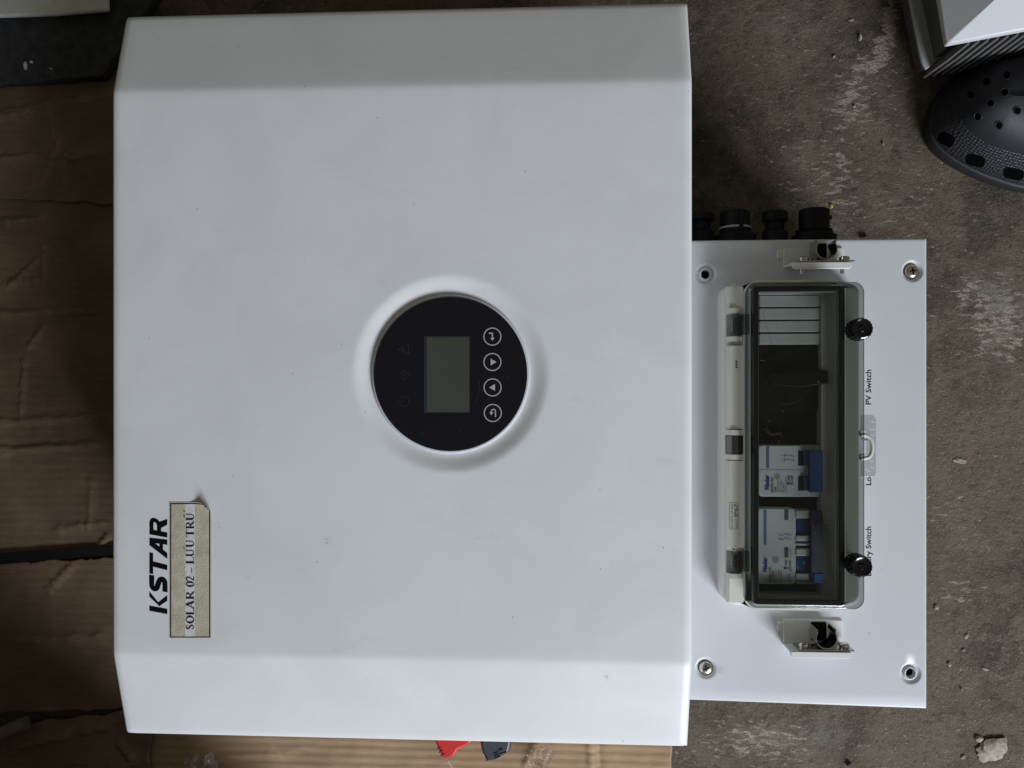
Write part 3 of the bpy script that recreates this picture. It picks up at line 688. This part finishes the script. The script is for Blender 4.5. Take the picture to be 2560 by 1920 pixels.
bracket(1959, 620, 2105, 669, 1980, 655, 2131, 672, 'upper bracket above the switch window')
bracket(1959, 1550, 2104, 1607, 1977, 1630, 2129, 1646, 'lower bracket below the switch window')

# ---------- switch window
ZB = .150
base_o = rr_px(1808, 706, 2157, 1519, ZB, 34, 10); hole = rr_px(1893, 734, 2060, 1492, ZB, 4, 10)
def grow(poly, d):                                 # outline pushed outwards by d
    n = len(poly); out = []
    for i in range(n):
        a, b = Vector(poly[i-1]), Vector(poly[(i+1) % n]); t = (b-a).normalized(); out.append((poly[i][0]+t.y*d, poly[i][1]-t.x*d))
    return out
b_ = base_o; hz = [(*p, ZP+.0012) for p in hole]
base = obj('switch_base', loft([[(*p, ZP-.0005) for p in grow(b_, .0006)], [(*p, ZB-.006) for p in b_], [(*p, ZB-.0025) for p in grow(b_, -.0005)], [(*p, ZB-.0008) for p in grow(b_, -.0016)], [(*p, ZB) for p in grow(b_, -.004)],
            [(*p, ZB) for p in grow(hole, .009)], [(*p, ZB-.004) for p in grow(hole, .0065)], [(*p, ZB-.005) for p in hole], hz], False, False), M['beige'], inv, ang=50)
obj('tray', prism(grow(hole, .001), ZP+.0003, ZP+.0010), M['cavity'], base, smooth=False)
ztp = .1435
for k, (a, b) in enumerate(((738.8, 766.5), (770.6, 798.3), (802.3, 829.8), (834, 860.6))):
    obj('blanking_plate', prism(rr_px(1899, a, 2057, b, ztp, 4, 4), ZP+.0012, ztp), M['blank'], base, bevel=.0003)
# rotary switch
c = P(1966, 945, .142)
rs = obj('rotary_switch', join(prism(rr_px(1895, 866, 2057, 1030, .139, 3), ZP+.0012, .139), lathe(c, [(66*m_px(.14), .1390), (66*m_px(.14), .1405), (62*m_px(.14), .1415), (5*m_px(.14), .1416)], 48)), M['black'], base)
obj('handle', loft([[(*P(x, y, z), z) for x, y in pp] for pp, z in (([(1912, 932), (1960, 926), (2060, 924), (2069, 926), (2071, 960), (2000, 972), (1930, 966)], .1416), ([(1914, 935), (1960, 930), (2060, 927), (2069, 928), (2071, 958), (2000, 968), (1932, 962)], .1475))]), M['black'], rs, bevel=.0006)
# tray label and red-brown wiring glimpsed beside the switch
obj('wiring', tube([P3(1912, 1070, .138), P3(1925, 1085, .1385), P3(1950, 1082, .138), P3(1958, 1110, .1375)], .0017, 8), mat('brown_cable', (.03, .013, .010), .5), base)
# breakers
def breaker(name, x0, y0, x1, y1, z, lab):
    return obj(name, loft([[(*p, zz_) for p in rr_px(x0, y0, x1, y1, z, r_, 5)] for zz_, r_ in ((ZP+.0012, 10), (z, 10))]), M['breaker'], inv, bevel=.0006, label=lab)
zb1 = .1440; zi = zb1 + .00012
b1 = breaker('circuit_breaker', 1896, 1113, 2056, 1242, zb1-.0002, 'smaller two pole breaker with a green black window')
def T_(s, xb, y0, y1, cap, m, par, bold=0.0, name='lettering'): return obj(name, text_up(s, xb, y0, y1, cap, zi, bold), m, par, smooth=False)
T_('Nader', 1923, 1225, 1188, 11, M['blueink'], b1, .035)
T_('ND32-100', 1933.5, 1231, 1194, 6, M['greyink'], b1, .02); T_('32A', 1941.5, 1231, 1217, 6, M['greyink'], b1, .02)
for s, xb, e in (('400V/230V~', 1948, 1200), ('GB/T14048.3', 1954.5, 1201), ('IEC60947-3', 1961, 1205), ('AC-22A 50/60Hz', 1967.5, 1193)): T_(s, xb, 1231, e, 4, M['greyink'], b1)
T_('I ON', 1975, 1205, 1190, 5.5, M['ink'], b1, .02); T_('O OFF', 1983, 1207, 1189, 5.5, M['ink'], b1, .02)
def RB(p, w, closed=False, z=None): z = z or zi; return ribbon(p, w, z, closed, pm(z))
obj('lettering', join(RB([(1972, 1211), (1972, 1207), (1972, 1214)], 1), RB([(1969, 1209), (1977, 1209)], 1.6), RB([(1984, 1211), (1976, 1211)], 1.6), RB([(1969, 1206), (1969, 1212)], 1.2)), M['ink'], b1, smooth=False)
obj('lettering', join(RB(circ_px(1943.5, 1192, 6.5, 24), 1, True), RB(circ_px(1943.5, 1192, 2.8, 16), 1.2, True)), M['greyink'], b1, smooth=False, label='round approval mark')
obj('lettering', flat(poly_px([(1917, 1117), (1923, 1117), (1923, 1171), (1917, 1171)], zi), zi), M['bluegrey'], b1, smooth=False, label='blue grey strip')
sch = []
for y in (1139, 1150): sch += [RB([(1953, y), (1957, y)], 1), RB([(1960, y+3), (1966, y-1), (1972, y), (1984, y)], 1), RB([(1962, y-3), (1962, y+3)], 1), RB([(1984, y), (1984, y+4)], 1)]
obj('lettering', join(*sch), M['greyink'], b1, smooth=False, label='wiring symbol')
obj('breaker_joint', prism(poly_px([(1896, 1174.2), (2056, 1174.2), (2056, 1175.2), (1896, 1175.2)], zb1), zb1-.0003, zb1-.00012), M['greyink'], b1, smooth=False)
for a, b in ((1127, 1164), (1190, 1227)):
    obj('indicator_window', prism(poly_px([(1996, a), (2010, a), (2010, b), (1996, b)], zb1), zb1-.0003, zb1+.0001), M['greenblack'], b1, smooth=False)
obj('toggle', join(prism(rr_px(2009, 1127, 2025, 1164, .146, 1), zb1-.0003, .1458), prism(rr_px(2009, 1190, 2025, 1227, .146, 1), zb1-.0003, .1458), prism(rr_px(2024.5, 1127, 2058, 1231, .148, 2), zb1-.0003, .1478)), M['blue'], b1, bevel=.0005)
b2 = breaker('circuit_breaker', 1893, 1271, 1990, 1461, zb1-.0002, 'larger battery breaker with a long blue toggle')
T_('Nader', 1918, 1430, 1393, 11, M['blueink'], b2, .035)
T_('NDB1-125', 1928, 1455, 1418, 6, M['greyink'], b2, .02); T_('In:125A', 1935.5, 1455, 1427, 6, M['greyink'], b2, .02)
for s, xb, e in (('DC500V~', 1942, 1425), ('GB/T14048.2', 1949, 1424), ('IEC60947-2', 1955.5, 1426), ('II III', 1976, 1436)): T_(s, xb, 1455, e, 4, M['greyink'], b2)
T_('I ON', 1968, 1417, 1402, 5.5, M['ink'], b2, .02); T_('O OFF', 1978, 1423, 1401, 5.5, M['ink'], b2, .02)
obj('lettering', join(RB([(1960, 1421), (1972, 1421)], 1.6), RB([(1964, 1418), (1960, 1421), (1964, 1424)], 1.4), RB([(1973, 1426), (1980, 1426)], 1.4)), M['ink'], b2, smooth=False)
obj('lettering', join(RB(circ_px(1939.5, 1400, 7.5, 24), 1, True), RB(circ_px(1939.5, 1400, 3.2, 16), 1.2, True)), M['greyink'], b2, smooth=False, label='round approval mark')
obj('lettering', flat(poly_px([(1910.5, 1276), (1916.5, 1276), (1916.5, 1362), (1910.5, 1362)], zi), zi), M['bluegrey'], b2, smooth=False, label='blue grey strip')
sch = []
for y in (1337, 1347): sch += [RB([(1945, y), (1949, y)], 1), RB([(1950, y), (1957, y+3), (1960, y), (1964, y-3), (1967, y+2), (1971, y-3), (1974, y+2), (1980, y)], 1), RB([(1952, y-3), (1952, y+3)], 1)]
sch += [RB([(1976, 1372), (1976, 1378), (1978, 1382), (1976, 1390)], 1)]
obj('lettering', join(*sch), M['greyink'], b2, smooth=False, label='wiring symbol')
for a, b in ((1275, 1300), (1369, 1394)): obj('indicator_window', prism(poly_px([(1962, a), (1971, a), (1971, b), (1962, b)], zb1), zb1-.0003, zb1+.0001), M['greyink'], b2, smooth=False)
tg = []
for a, b, kk in ((1276, 1297, 0), (1297, 1339, 1), (1339, 1354, 0), (1358, 1365, 0), (1372, 1391, 0), (1391, 1434, 1), (1434, 1452, 0)):
    if kk: obj('toggle', prism(rr_px(1990.5, a, 2025, b, .143, 1), ZP+.0012, .1428), M['blue'], b2, bevel=.0004)
    else: obj('toggle_frame', prism(rr_px(1990.5, a+.5, 2026, b-.5, .145, 2), ZP+.0012, .1445), M['breaker'], b2, bevel=.0008)
obj('breaker_foot', prism(rr_px(1990.5, 1452, 2058, 1461, .14, 1), ZP+.0012, .1395), M['breaker'], b2)
obj('toggle_bar', loft([[(*P(x, y, z), z) for x, y in ((2026, 1276), (2054, 1276), (2058, 1306), (2058, 1458), (2030, 1459), (2026, 1440))] for z in (ZP+.0012, .1465)]), M['blue'], b2, bevel=.0005)
obj('toggle_end', prism(rr_px(2034, 1433, 2059, 1457, .147, 3), .1466, .1478), M['bluelite'], b2, bevel=.0004)
obj('toggle_lock', prism(rr_px(2030, 1311, 2072, 1432, .148, 2), .1468, .1482), M['tab'], b2, bevel=.0003)

# gasket and lid
gz = ZB + .0002; ZL = .1655
def up(poly, z): return [(*p, z) for p in poly]
lo_ = rr_px(1862, 707, 2156, 1518, ZB, 26, 10)
d_b = rr_px(1879, 713, 2112, 1514, ZB+.003, 15, 10); d_t = rr_px(1882, 713, 2117, 1517, ZL, 13, 10)
ti = grow(d_t, -.0026); bi = grow(d_b, -.0026)
gasket = obj('gasket', ringprism(grow(d_b, -.0001), grow(d_b, -.0028), gz, ZB+.0012), M['gasket'], base, bevel=.0003)
lid = obj('lid', loft([up(lo_, ZB+.0014), up(lo_, ZB+.0030), up(grow(d_b, .0006), ZB+.0034), up(d_b, ZB+.0042), up(grow(d_t, 0), ZL-.0014), up(grow(d_t, -.0004), ZL-.0004), up(grow(d_t, -.0012), ZL)]
          , False, True), M['lid'], inv, ang=40, mats=[M['lid'], M['flange']], fm=[1]*(2*len(lo_)) + [1]*len(lo_) + [0]*(3*len(lo_)+1))
inn = obj('lid_inner_wall', loft([up(bi, ZB+.0014), up(ti, ZL-.0035), up(grow(ti, -.0012), ZL-.0024)], False, True), M['lid'], lid, ang=40)
obj('lid_bead', ringprism(grow(d_b, -.0031), grow(d_b, -.0042), ZB+.0002, ZB+.0045), M['bead'], lid, bevel=.0004)  # ridge added for the light lines reflected inside the lid
obj('lid_highlight', ringprism(grow(d_t, -.0039), grow(d_t, -.0044), ZL-.0034, ZL-.0026), M['lid_glint'], lid, smooth=False)  # pale ring painted as the reflection on the inner lip
for k in range(22):
    x, y = 1900+random.random()*200, 735+random.random()*760; q = .5+.6*random.random()
    obj('dust_speck', flat(poly_px([(x-q, y-q*.6), (x+q, y-q*.3), (x+.2*q, y+q)], ZL+.0001), ZL+.0001), M['print'], lid, smooth=False)
for pth in ([(1960, 1395), (1985, 1408), (1998, 1422)], [(2040, 1330), (2034, 1337)], [(2090, 775), (2097, 790)], [(1900, 900), (1912, 902)], [(2082, 1260), (2094, 1236)]):
    obj('scratch', ribbon(pth, .7, ZL+.0001, False, pm(ZL+.0001)), M['greyink'], lid, smooth=False)
obj('lid_edge', ringprism(grow(d_t, -.0010), grow(d_t, -.0038), ZL-.0026, ZL-.0006), M['edge'], lid, bevel=.0004)
# hinge bar details at left
def bar(y0, y1, lab=None, z=.1535):
    return obj('hinge_cover', loft([up(rr_px(1815, y0, 1858, y1, ZB, 3, 4), ZB-.002), up(rr_px(1816, y0, 1858, y1, ZB, 3, 4), z-.0012), up(grow(rr_px(1822, y0+1, 1856, y1-1, ZB, 3, 4), 0), z)]), M['beige'], base, bevel=.0007, label=lab)
def barp(z): return P
bar(716, 788, z=.1515); h1 = bar(864, 1073); h2 = bar(1150, 1368); bar(1441, 1506, z=.1518)
zh = .1535
obj('pip', join(*[lathe(P(1841, y, zh), [(3.0*m_px(zh), zh-.0005), (2.7*m_px(zh), zh+.00015)], 16) for y in (904, 911, 918)]), M['greyink'], h1)
zhh = zh + .00008
def RH(p, w, c=False): return ribbon(p, w, zhh, c, pm(zhh))
obj('rating_mark', join(RH([(1824.5, 1256), (1845.5, 1256), (1845.5, 1322.5), (1824.5, 1322.5)], 1.1, True)), M['greyink'], h2, smooth=False)
obj('rating_mark', text_up('IP67', 1844, 1292, 1259, 8.5, zhh, .02), M['greyink'], h2, smooth=False)
obj('rating_mark', text_up('IEC 60529  GB 4208', 1832, 1319, 1260, 4.6, zhh), M['greyink'], h2, smooth=False)
obj('rating_mark', text_up('0 0 0 7', 1843, 1319, 1297, 4, zhh, .02), M['greyink'], h2, smooth=False)
for (a, b, metal, lab) in ((785, 840, 0, 'smoked plastic hinge at the top'), (1089, 1134, 1, 'bright metal pin hinge in the middle'), (1378, 1432, 0, 'smoked plastic hinge at the bottom')):
    yy0, yy1 = P(1836, a, .152).y, P(1836, b, .152).y; cx = P(1837, 1000, .151).x; r = (22 if metal else 20)*m_px(.151); zc_ = .1495 if metal else .1482
    g = lathe_y((cx, zc_), [(r, yy1), (r, yy0)], 32)
    hg = obj('hinge', g, M['pin'] if metal else M['hinge'], base, label=lab)
    if not metal:
        obj('hinge_arm', prism(rr_px(1842, a, 1874, b-3, .1545, 2), .1505, .1548), M['hinge'], hg, bevel=.0008)
        obj('hinge_spring', join(*[lathe_y((cx, zc_), [(r*.55, yy1+(yy0-yy1)*(.2+.07*k)), (r*.55, yy1+(yy0-yy1)*(.2+.07*k)+.0005)], 16) for k in range(9)]), M['steel'], hg)
    for yy in (a-8, b+8):
        obj('hinge_knuckle', lathe_y((cx, zc_), [(r*1.03, P(1836, yy-6.5, .152).y), (r*1.03, P(1836, yy+6.5, .152).y)], 32), M['beige'], hg)
for yy in (857, 1077, 1374): obj('pin_slot', prism(rr_px(1831, yy-2.5, 1853, yy+2, .1535, 1), .152, .1537), M['darksteel'], base, smooth=False)
# knurled knobs
def knob(bx, by, tx, ty, lab):
    a = Vector(P3(bx, by, ZB+.004)); b = Vector(P3(tx, ty, .1725)); r = 27.5*m_px(.17); n = 72; ax = (b-a).normalized(); e1 = ax.cross(Vector((0, 1, 0))).normalized(); e2 = ax.cross(e1)
    def ring(t, rad, kn=0): return [tuple(a + ax*((b-a).length*t) + (e1*math.cos(2*math.pi*i/n) + e2*math.sin(2*math.pi*i/n))*rad*(1-(kn if (i//2) % 2 else 0))) for i in range(n)]
    k = obj('knob', loft([ring(.30, r*.9), ring(.34, r, .06), ring(.90, r, .06), ring(.97, r*.93, .03), ring(1.0, r*.80), ring(.96, r*.62), ring(.95, r*.30), ring(1.0, r*.20), ring(1.0, r*.02)]), M['knob'], lid, ang=30, label=lab)
    obj('knob_stem', loft([ring(-.1, r*.62), ring(.32, r*.60)]), M['tab'], k)
    for q in range(6):
        t = 2*math.pi*q/6; d = (e1*math.cos(t)+e2*math.sin(t)); s = e1*math.cos(t+1.57)+e2*math.sin(t+1.57); p0 = a+ax*((b-a).length*.955)
        v = [tuple(p0 + d*x*r + s*y*r + ax*z) for z in (0, .0009) for x, y in ((.32, -.07), (.74, -.07), (.74, .07), (.32, .07))]
        obj('knob_rib', (v, [(0, 3, 2, 1), (4, 5, 6, 7), (0, 1, 5, 4), (1, 2, 6, 5), (2, 3, 7, 6), (3, 0, 4, 7)]), M['black'], k) if False else None
knob(2132, 829, 2156, 821, 'upper black knurled knob'); knob(2128, 1405, 2155, 1417, 'lower black knurled knob')
# clear latch tab with pale staple
zt2 = .1460
th_ = rr_px(2150, 1077, 2168, 1151, zt2, 6, 8); to_ = rr_px(2116, 1037, 2190, 1193, zt2, 12, 8)
obj('latch_tab', ringprism(to_, th_, zt2-.0016, zt2), M['tab'], lid, bevel=.0003)
zl = zt2+.0001
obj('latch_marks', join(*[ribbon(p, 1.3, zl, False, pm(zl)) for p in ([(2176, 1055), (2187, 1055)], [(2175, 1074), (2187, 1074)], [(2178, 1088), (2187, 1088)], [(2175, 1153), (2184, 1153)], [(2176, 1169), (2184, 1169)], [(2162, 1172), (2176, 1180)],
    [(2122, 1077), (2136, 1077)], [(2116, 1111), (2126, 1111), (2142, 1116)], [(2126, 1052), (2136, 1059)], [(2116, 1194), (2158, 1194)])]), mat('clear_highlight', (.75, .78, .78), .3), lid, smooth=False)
stp = catmull([(2152, 1088), (2164, 1088), (2176, 1096), (2181, 1112), (2180, 1130), (2172, 1143), (2152, 1147)], 5, False)
stl = obj('staple', tube([(*P(p[0], p[1], .150), .1495) for p in stp], .0013, 10), M['beige'], base)
obj('staple_rib', join(*[prism(rr_px(2150, y, 2168, y+5, .146, 1), ZP, .147) for y in (1096, 1136)]), M['beige'], stl)
# printed words on the panel
zp_ = ZP + .00008
obj('printed_label', text_up('PV Switch', 2178, 1011.5, 924.5, 14, zp_, .012), M['ink'], panel, smooth=False)
obj('printed_label', text_up('Lo', 2178, 1213, 1193, 14, zp_, .012), M['ink'], panel, smooth=False)
obj('printed_label', text_up('Battery Switch', 2178, 1440, 1316.5, 14, zp_, .012), M['ink'], panel, smooth=False)

# ------------------------------------------------------------ second inverter, upper right corner
iv2 = thing('inverter', (P(2480, 0, 0).x, P(2480, 0, 0).y, 0), 'second grey white inverter cut off by the top right corner', 'inverter')
def v3(l): return [P3(*p) for p in l]
zf2 = .034
fp = poly_px([(2240, -190), (2274, 0), (2301, 139), (2307, 160), (2316, 173), (2326, 166), (2386, 116), (2440, 40), (2440, -190)], zf2)
obj('mounting_flange', prism(fp, zf2-.003, zf2), M['greybox'], iv2, bevel=.0008)
hc = P(2348, 84, zf2); obj('flange_hole', loft([[(hc.x+a*math.cos(t)*10*m_px(zf2), hc.y+a*math.sin(t)*18*m_px(zf2), z) for t in [2*math.pi*k/28 for k in range(28)]] for a, z in ((1, zf2+.0003), (1, zf2+.0004))]), M['beige'], iv2)
# cover: sloping grey side and bright top, with a lip
A = (2369, 110, .092); B = (2487, 0, .118); C_ = (2580, -100, .122); D = (2318, -190, .092); E_ = (2800, 28, .110); G_ = (2800, -190, .122); HH = (2620, -190, .124)
vv = v3([A, B, C_, D, E_, G_, HH]) ; vb = [(x, y, z-.006) for x, y, z in vv]
obj('cover', (vv+vb, [(0, 1, 2, 6, 3), (0, 4, 5, 6, 2, 1), (0, 3, 10, 7), (4, 0, 7, 11), (5, 4, 11, 12), (6, 5, 12, 13), (3, 6, 13, 10), (7, 10, 13, 12, 11)]), M['whitebox'], iv2, bevel=.0012)
obj('housing', prism(poly_px([(2335, -190), (2395, 95), (2800, 10), (2800, -190)], .07), .004, .084), M['body'], iv2)
for k in range(16):
    x = 2428 + k*24.5; y = 99 - k*4.4
    a = P(x+12, y-22, .088); b = P(x-8, y+12, .088); d = (b-a).normalized(); nn = Vector((-d.y, d.x))*.0007
    obj('heat_sink_fin', loft([[(*p, z) for p in (a+nn, b+nn, b-nn, a-nn)] if z > .05 else [(*p, z) for p in (a+nn, b-d*.004+nn, b-d*.004-nn, a-nn)] for z in (.018, .060, .088)]), M['fin'], iv2, smooth=False)

# ------------------------------------------------------------ clog
cl = thing('clog', (P(2600, 300, 0).x, P(2600, 300, 0).y, 0), 'dark charcoal rubber clog toe with round holes, cut by the right edge', 'shoe')
outl = [(2316, 318), (2321, 352), (2350, 389), (2411, 428), (2483, 458), (2560, 478), (2700, 492), (2880, 478), (3020, 440), (3090, 380), (3110, 310), (3080, 235), (2990, 180), (2860, 150), (2700, 118), (2590, 106), (2500, 128), (2420, 164), (2356, 222), (2326, 272)]
O2 = catmull([tuple(P(x, y, .007)) for x, y in outl], 6)
ax0, ax1 = P(2440, 298, .02), P(2990, 315, .02)
def inset(p, k):
    ab = ax1-ax0; u = max(0, min(1, (p-ax0).dot(ab)/ab.length_squared)); c = ax0+ab*u; return p + (c-p)*k
def rz(p, k, z):
    w = sstep(P(2700, 0, .02).x, P(2800, 0, .02).x, p.x)
    if k > .3: z2 = .050 - (k-.3)*.25 if k < .4 else .018
    else: z2 = min(z, .05)
    return z*(1-w) + z2*w
def rings(pr): return [[(inset(p, k).x, inset(p, k).y, rz(p, k, z)) for p in O2] for k, z in pr]
obj('sole', loft(rings([(.04, .0), (.0, .002), (-.01, .007), (.0, .012), (.02, .0138), (.036, .014)]), True, False), M['shoe'], cl, ang=60)
band = [(.036, .0136), (.05, .017), (.08, .0215), (.14, .028), (.20, .034), (.25, .039), (.29, .0425)]
def knit(m):
    N, L = nt(m); b = N['Principled BSDF']; g = N.new('ShaderNodeNewGeometry').outputs['Position']
    vo = N.new('ShaderNodeTexVoronoi'); vo.inputs['Scale'].default_value = 420; vo.inputs['Randomness'].default_value = .25; L.new(g, vo.inputs['Vector'])
    bu = N.new('ShaderNodeBump'); bu.inputs['Strength'].default_value = 1; bu.inputs['Distance'].default_value = .0012; bu.invert = True
    L.new(vo.outputs['Distance'], bu.inputs['Height']); L.new(bu.outputs[0], b.inputs['Normal']); return m
M['knit'] = knit(mat('pebbled_rubber', (.014, .015, .019), .5))
obj('textured_band', loft(rings(band), False, False), M['knit'], cl, ang=60)
vp = [(.29, .0425), (.31, .0460), (.36, .052), (.45, .058), (.58, .064), (.74, .068), (.88, .070), (.995, .071)]
vg = loft(rings(vp), False, True)
obj('upper', vg, M['shoe'], cl, ang=70)
allg = join(loft(rings(band), False, False), vg); bvh = BVHTree.FromPolygons([Vector(p) for p in allg[0]], allg[1])
def hit(px, py, lift=.0005):
    o0 = Vector((0, 0, H)); q = Vector(P3(px, py, 0)); d = (q-o0).normalized(); h = bvh.ray_cast(o0, d)
    return (h[0] - d*lift) if h[0] else q
zh2 = lambda X, Y: (1660+X/2.37, Y/2.37)
def patch(pts):
    n = len(pts); cx = sum(p[0] for p in pts)/n; cy = sum(p[1] for p in pts)/n
    v = [tuple(hit(cx, cy))]; f = []
    for s in (.5, 1): v += [tuple(hit(cx+(x-cx)*s, cy+(y-cy)*s)) for x, y in pts]
    for i in range(n):
        j = (i+1) % n; f += [(0, 1+i, 1+j), (1+i, 1+n+i, 1+n+j, 1+j)]
    return v, f
for (X, Y, a, b, rot) in ((1672, 826, 50, 36, .45), (1845, 952, 58, 34, .25), (2072, 1030, 62, 34, .18)):
    x, y = zh2(X, Y); a /= 2.37; b /= 2.37
    def sq(t): 
        c, s = math.cos(t), math.sin(t); return math.copysign(abs(c)**.6, c)*a, math.copysign(abs(s)**.6, s)*b
    pp = [(x+u*math.cos(rot)-w*math.sin(rot), y+u*math.sin(rot)+w*math.cos(rot)) for u, w in [sq(2*math.pi*k/28) for k in range(28)]]
    obj('vent', patch(pp), M['void'], cl)
for (X, Y) in ((1820, 560), (1935, 610), (1860, 690), (1912, 485), (2032, 445), (2018, 547), (2093, 655), (1985, 742), (2180, 560)):
    x, y = zh2(X, Y); obj('hole', patch(circ_px(x, y, 9.2, 20)), M['void'], cl)
    ring = [tuple(hit(p[0], p[1], .0004)) for p in circ_px(x, y, 9.8, 20)]; ring.append(ring[0])
    obj('hole_rim', tube(ring, .0004, 6), M['shoe'], cl)

# ------------------------------------------------------------ plugs and plastic at the lower edge
zr = .045
rp = thing('cable_plug', P3(1125, 1870, 0), 'red ribbed cable plug poking out under the inverter', 'plug')
body = [(1078, 1800), (1190, 1800), (1182, 1858), (1174, 1864), (1146, 1878), (1140, 1888), (1128, 1899), (1112, 1902), (1104, 1897), (1092, 1872), (1084, 1852)]
obj('plug_body', loft([[(*P(x, y, zr), z) for x, y in [(1130+(a-1130)*s, 1850+(b-1850)*s) for a, b in body]] for s, z in ((.93, .012), (1, .018), (1, .038), (.93, zr))]), M['red'], rp, bevel=.002)
obj('slot', join(*[prism([tuple(P(x, y, zr)) for x, y in ((1093+k*4, 1872+k*8), (1103+k*4, 1867+k*8), (1104+k*4, 1869+k*8), (1094+k*4, 1875+k*8))], zr-.001, zr+.0004) for k in range(3)]), mat('dark_red', (.25, .015, .02), .5), rp, smooth=False)
gp = thing('cable_plug', P3(1240, 1870, 0), 'slate grey slotted cable plug beside the red plug', 'plug')
body = [(1190, 1800), (1285, 1800), (1279, 1862), (1276, 1880), (1268, 1888), (1236, 1905), (1222, 1908), (1214, 1902), (1204, 1885), (1198, 1858)]
obj('plug_body', loft([[(*P(x, y, zr), z) for x, y in [(1240+(a-1240)*s, 1850+(b-1850)*s) for a, b in body]] for s, z in ((.93, .012), (1, .018), (1, .038), (.93, zr))]), M['gplug'], gp, bevel=.002)
sg = []
for (X, Y, l) in ((920, 940, 26), (922, 955, 30), (925, 970, 36), (950, 917, 22), (958, 945, 40), (872, 985, 14), (868, 970, 12)):
    x, y = 860+X/2.458, 1500+Y/2.458; l /= 2.458; w = 3.2 if l < 9.5 and X > 940 else 1.4
    sg.append(prism([tuple(P(a, b, zr)) for a, b in ((x, y), (x+l, y-l*.35), (x+l, y-l*.35+w), (x, y+w))], zr-.001, zr+.0004))
obj('slot', join(*sg), M['ink'], gp, smooth=False)
def crumple(name, cx, cy, rx, ry, z, lab, seed, n=40, m=M['film']):
    v = []; f = []
    for j in range(n):
        for i in range(n):
            s, t = i/(n-1)*2-1, j/(n-1)*2-1; nn = noise.noise_vector(Vector((s*1.5+seed, t*1.5, seed)))
            r = abs(noise.noise(Vector((s*2.2, t*2.2, seed*2)))) + .5*abs(noise.noise(Vector((s*5, t*4, seed*3))))
            v.append((*P(cx+rx*s+rx*.45*nn.x, cy+ry*t+ry*.45*nn.y, z), z+.002+.012*r))
    for j in range(n-1):
        for i in range(n-1): f.append((j*n+i, j*n+i+1, (j+1)*n+i+1, (j+1)*n+i))
    return tag(obj(name, (v, f), m, ang=80), lab, 'plastic')
crumple('plastic_film', 505, 1915, 34, 38, .02, 'crumpled clear plastic film near the bottom left corner', 3)
crumple('plastic_film', 1345, 1895, 34, 34, .014, 'torn clear plastic film on the tan cardboard', 8)
tag(obj('plastic_wisp', tube([P3(1118, 1900, .03), P3(1126, 1912, .026), P3(1132, 1924, .02)], [.002, .0012, .002], 7), M['film']), 'thin clear plastic wisp hanging from the red plug', 'plastic')
tag(obj('packing_tape', prism(rr_px(1462, 1800, 1502, 2100, .0085, 2), .0078, .0084), M['cardedge']), 'brown packing tape strip across the tan cardboard', 'tape') if False else None

# ------------------------------------------------------------ debris on the concrete
def lump(name, x, y, a, b, h, m, seed, rot=0):
    c = P(x, y, 0); s = m_px(0); bm = bmesh.new(); bmesh.ops.create_icosphere(bm, subdivisions=3 if a > 12 else 2, radius=1)
    v = []
    for p in bm.verts:
        k = 1+.38*noise.noise(p.co*1.6+Vector((seed, 0, 0)))+.16*noise.noise(p.co*4.5+Vector((seed, 3, 0)))
        q = p.co*k; u, w = q.x*a*s, q.y*b*s
        v.append((c.x+u*math.cos(rot)-w*math.sin(rot), c.y+u*math.sin(rot)+w*math.cos(rot), max(-.0004, h*.35+q.z*h*.65)))
    f = [tuple(q.index for q in fc.verts) for fc in bm.faces]; bm.free()
    return obj(name, (v, f), m, ang=40)
tag(lump('plaster_lump', 2478, 1872, 35, 27, .004, M['paperchip'], 4, .5), 'largest pale plaster lump stuck on the floor, lower right', 'debris')
tag(lump('plaster_crumb', 2446, 1846, 10, 8, .003, M['paperchip'], 9), 'small plaster crumb touching the largest plaster lump', 'debris')
tag(lump('seed', 2149, 96, 4, 8, .003, mat('pale_seed', (.5, .46, .34), .6), 2), 'pale oval seed on the floor near the top', 'seed')
tag(lump('leaf_bit', 2078, 516, 4, 5, .002, mat('yellow_green_bit', (.42, .45, .16), .7), 3), 'tiny yellow green leaf bit above the glands', 'leaf')
GS = 'small stones scattered on the concrete'
for k, (x, y, a, b, lab) in enumerate(((2127, 51, 7, 3, 'flat pale chip near the top edge'), (2084, 142, 5, 3, 'tiny chip left of the scuffed streak'), (2372, 1660, 6, 5, 'pale crumb right of the panel corner'), (2400, 1152, 15, 7, 'pale flake on the floor right of the panel'),
        (2407, 1892, 6, 5, 'round pebble left of the plaster lump'), (2403, 1722, 4, 3, 'tiny pebble below the panel corner'), (2462, 1672, 9, 4, 'long flake at lower right'), (2408, 1625, 4, 4, 'small pebble above the pale crumb'),
        (2340, 1518, 6, 6, 'pebble just right of the panel'), (2416, 1590, 4, 7, 'upright chip right of the panel'), (2135, 266, 4, 4, 'small grain in the middle of the scuffed streak'), (2207, 359, 5, 3, 'grain above the panel, left of the clog'))):
    tag(lump('pebble', x, y, a, b, .0010+.0004*(k % 3), M['stone'], k*3+1, k), lab, 'pebble', GS)
tag(lump('dark_crumb', 2121, 1908, 7, 4, .003, M['stoned'], 31, .4), 'dark crumb at the bottom edge of the floor', 'debris')
for x, y, lab in ((2160, 594, 'dark chip behind the panel top edge, nearer the glands'), (2262, 20, 'dark chip beside the second inverter')):
    tag(lump('dark_crumb', x, y, 9, 4, .004, M['stoned'], x, .2), lab, 'debris')
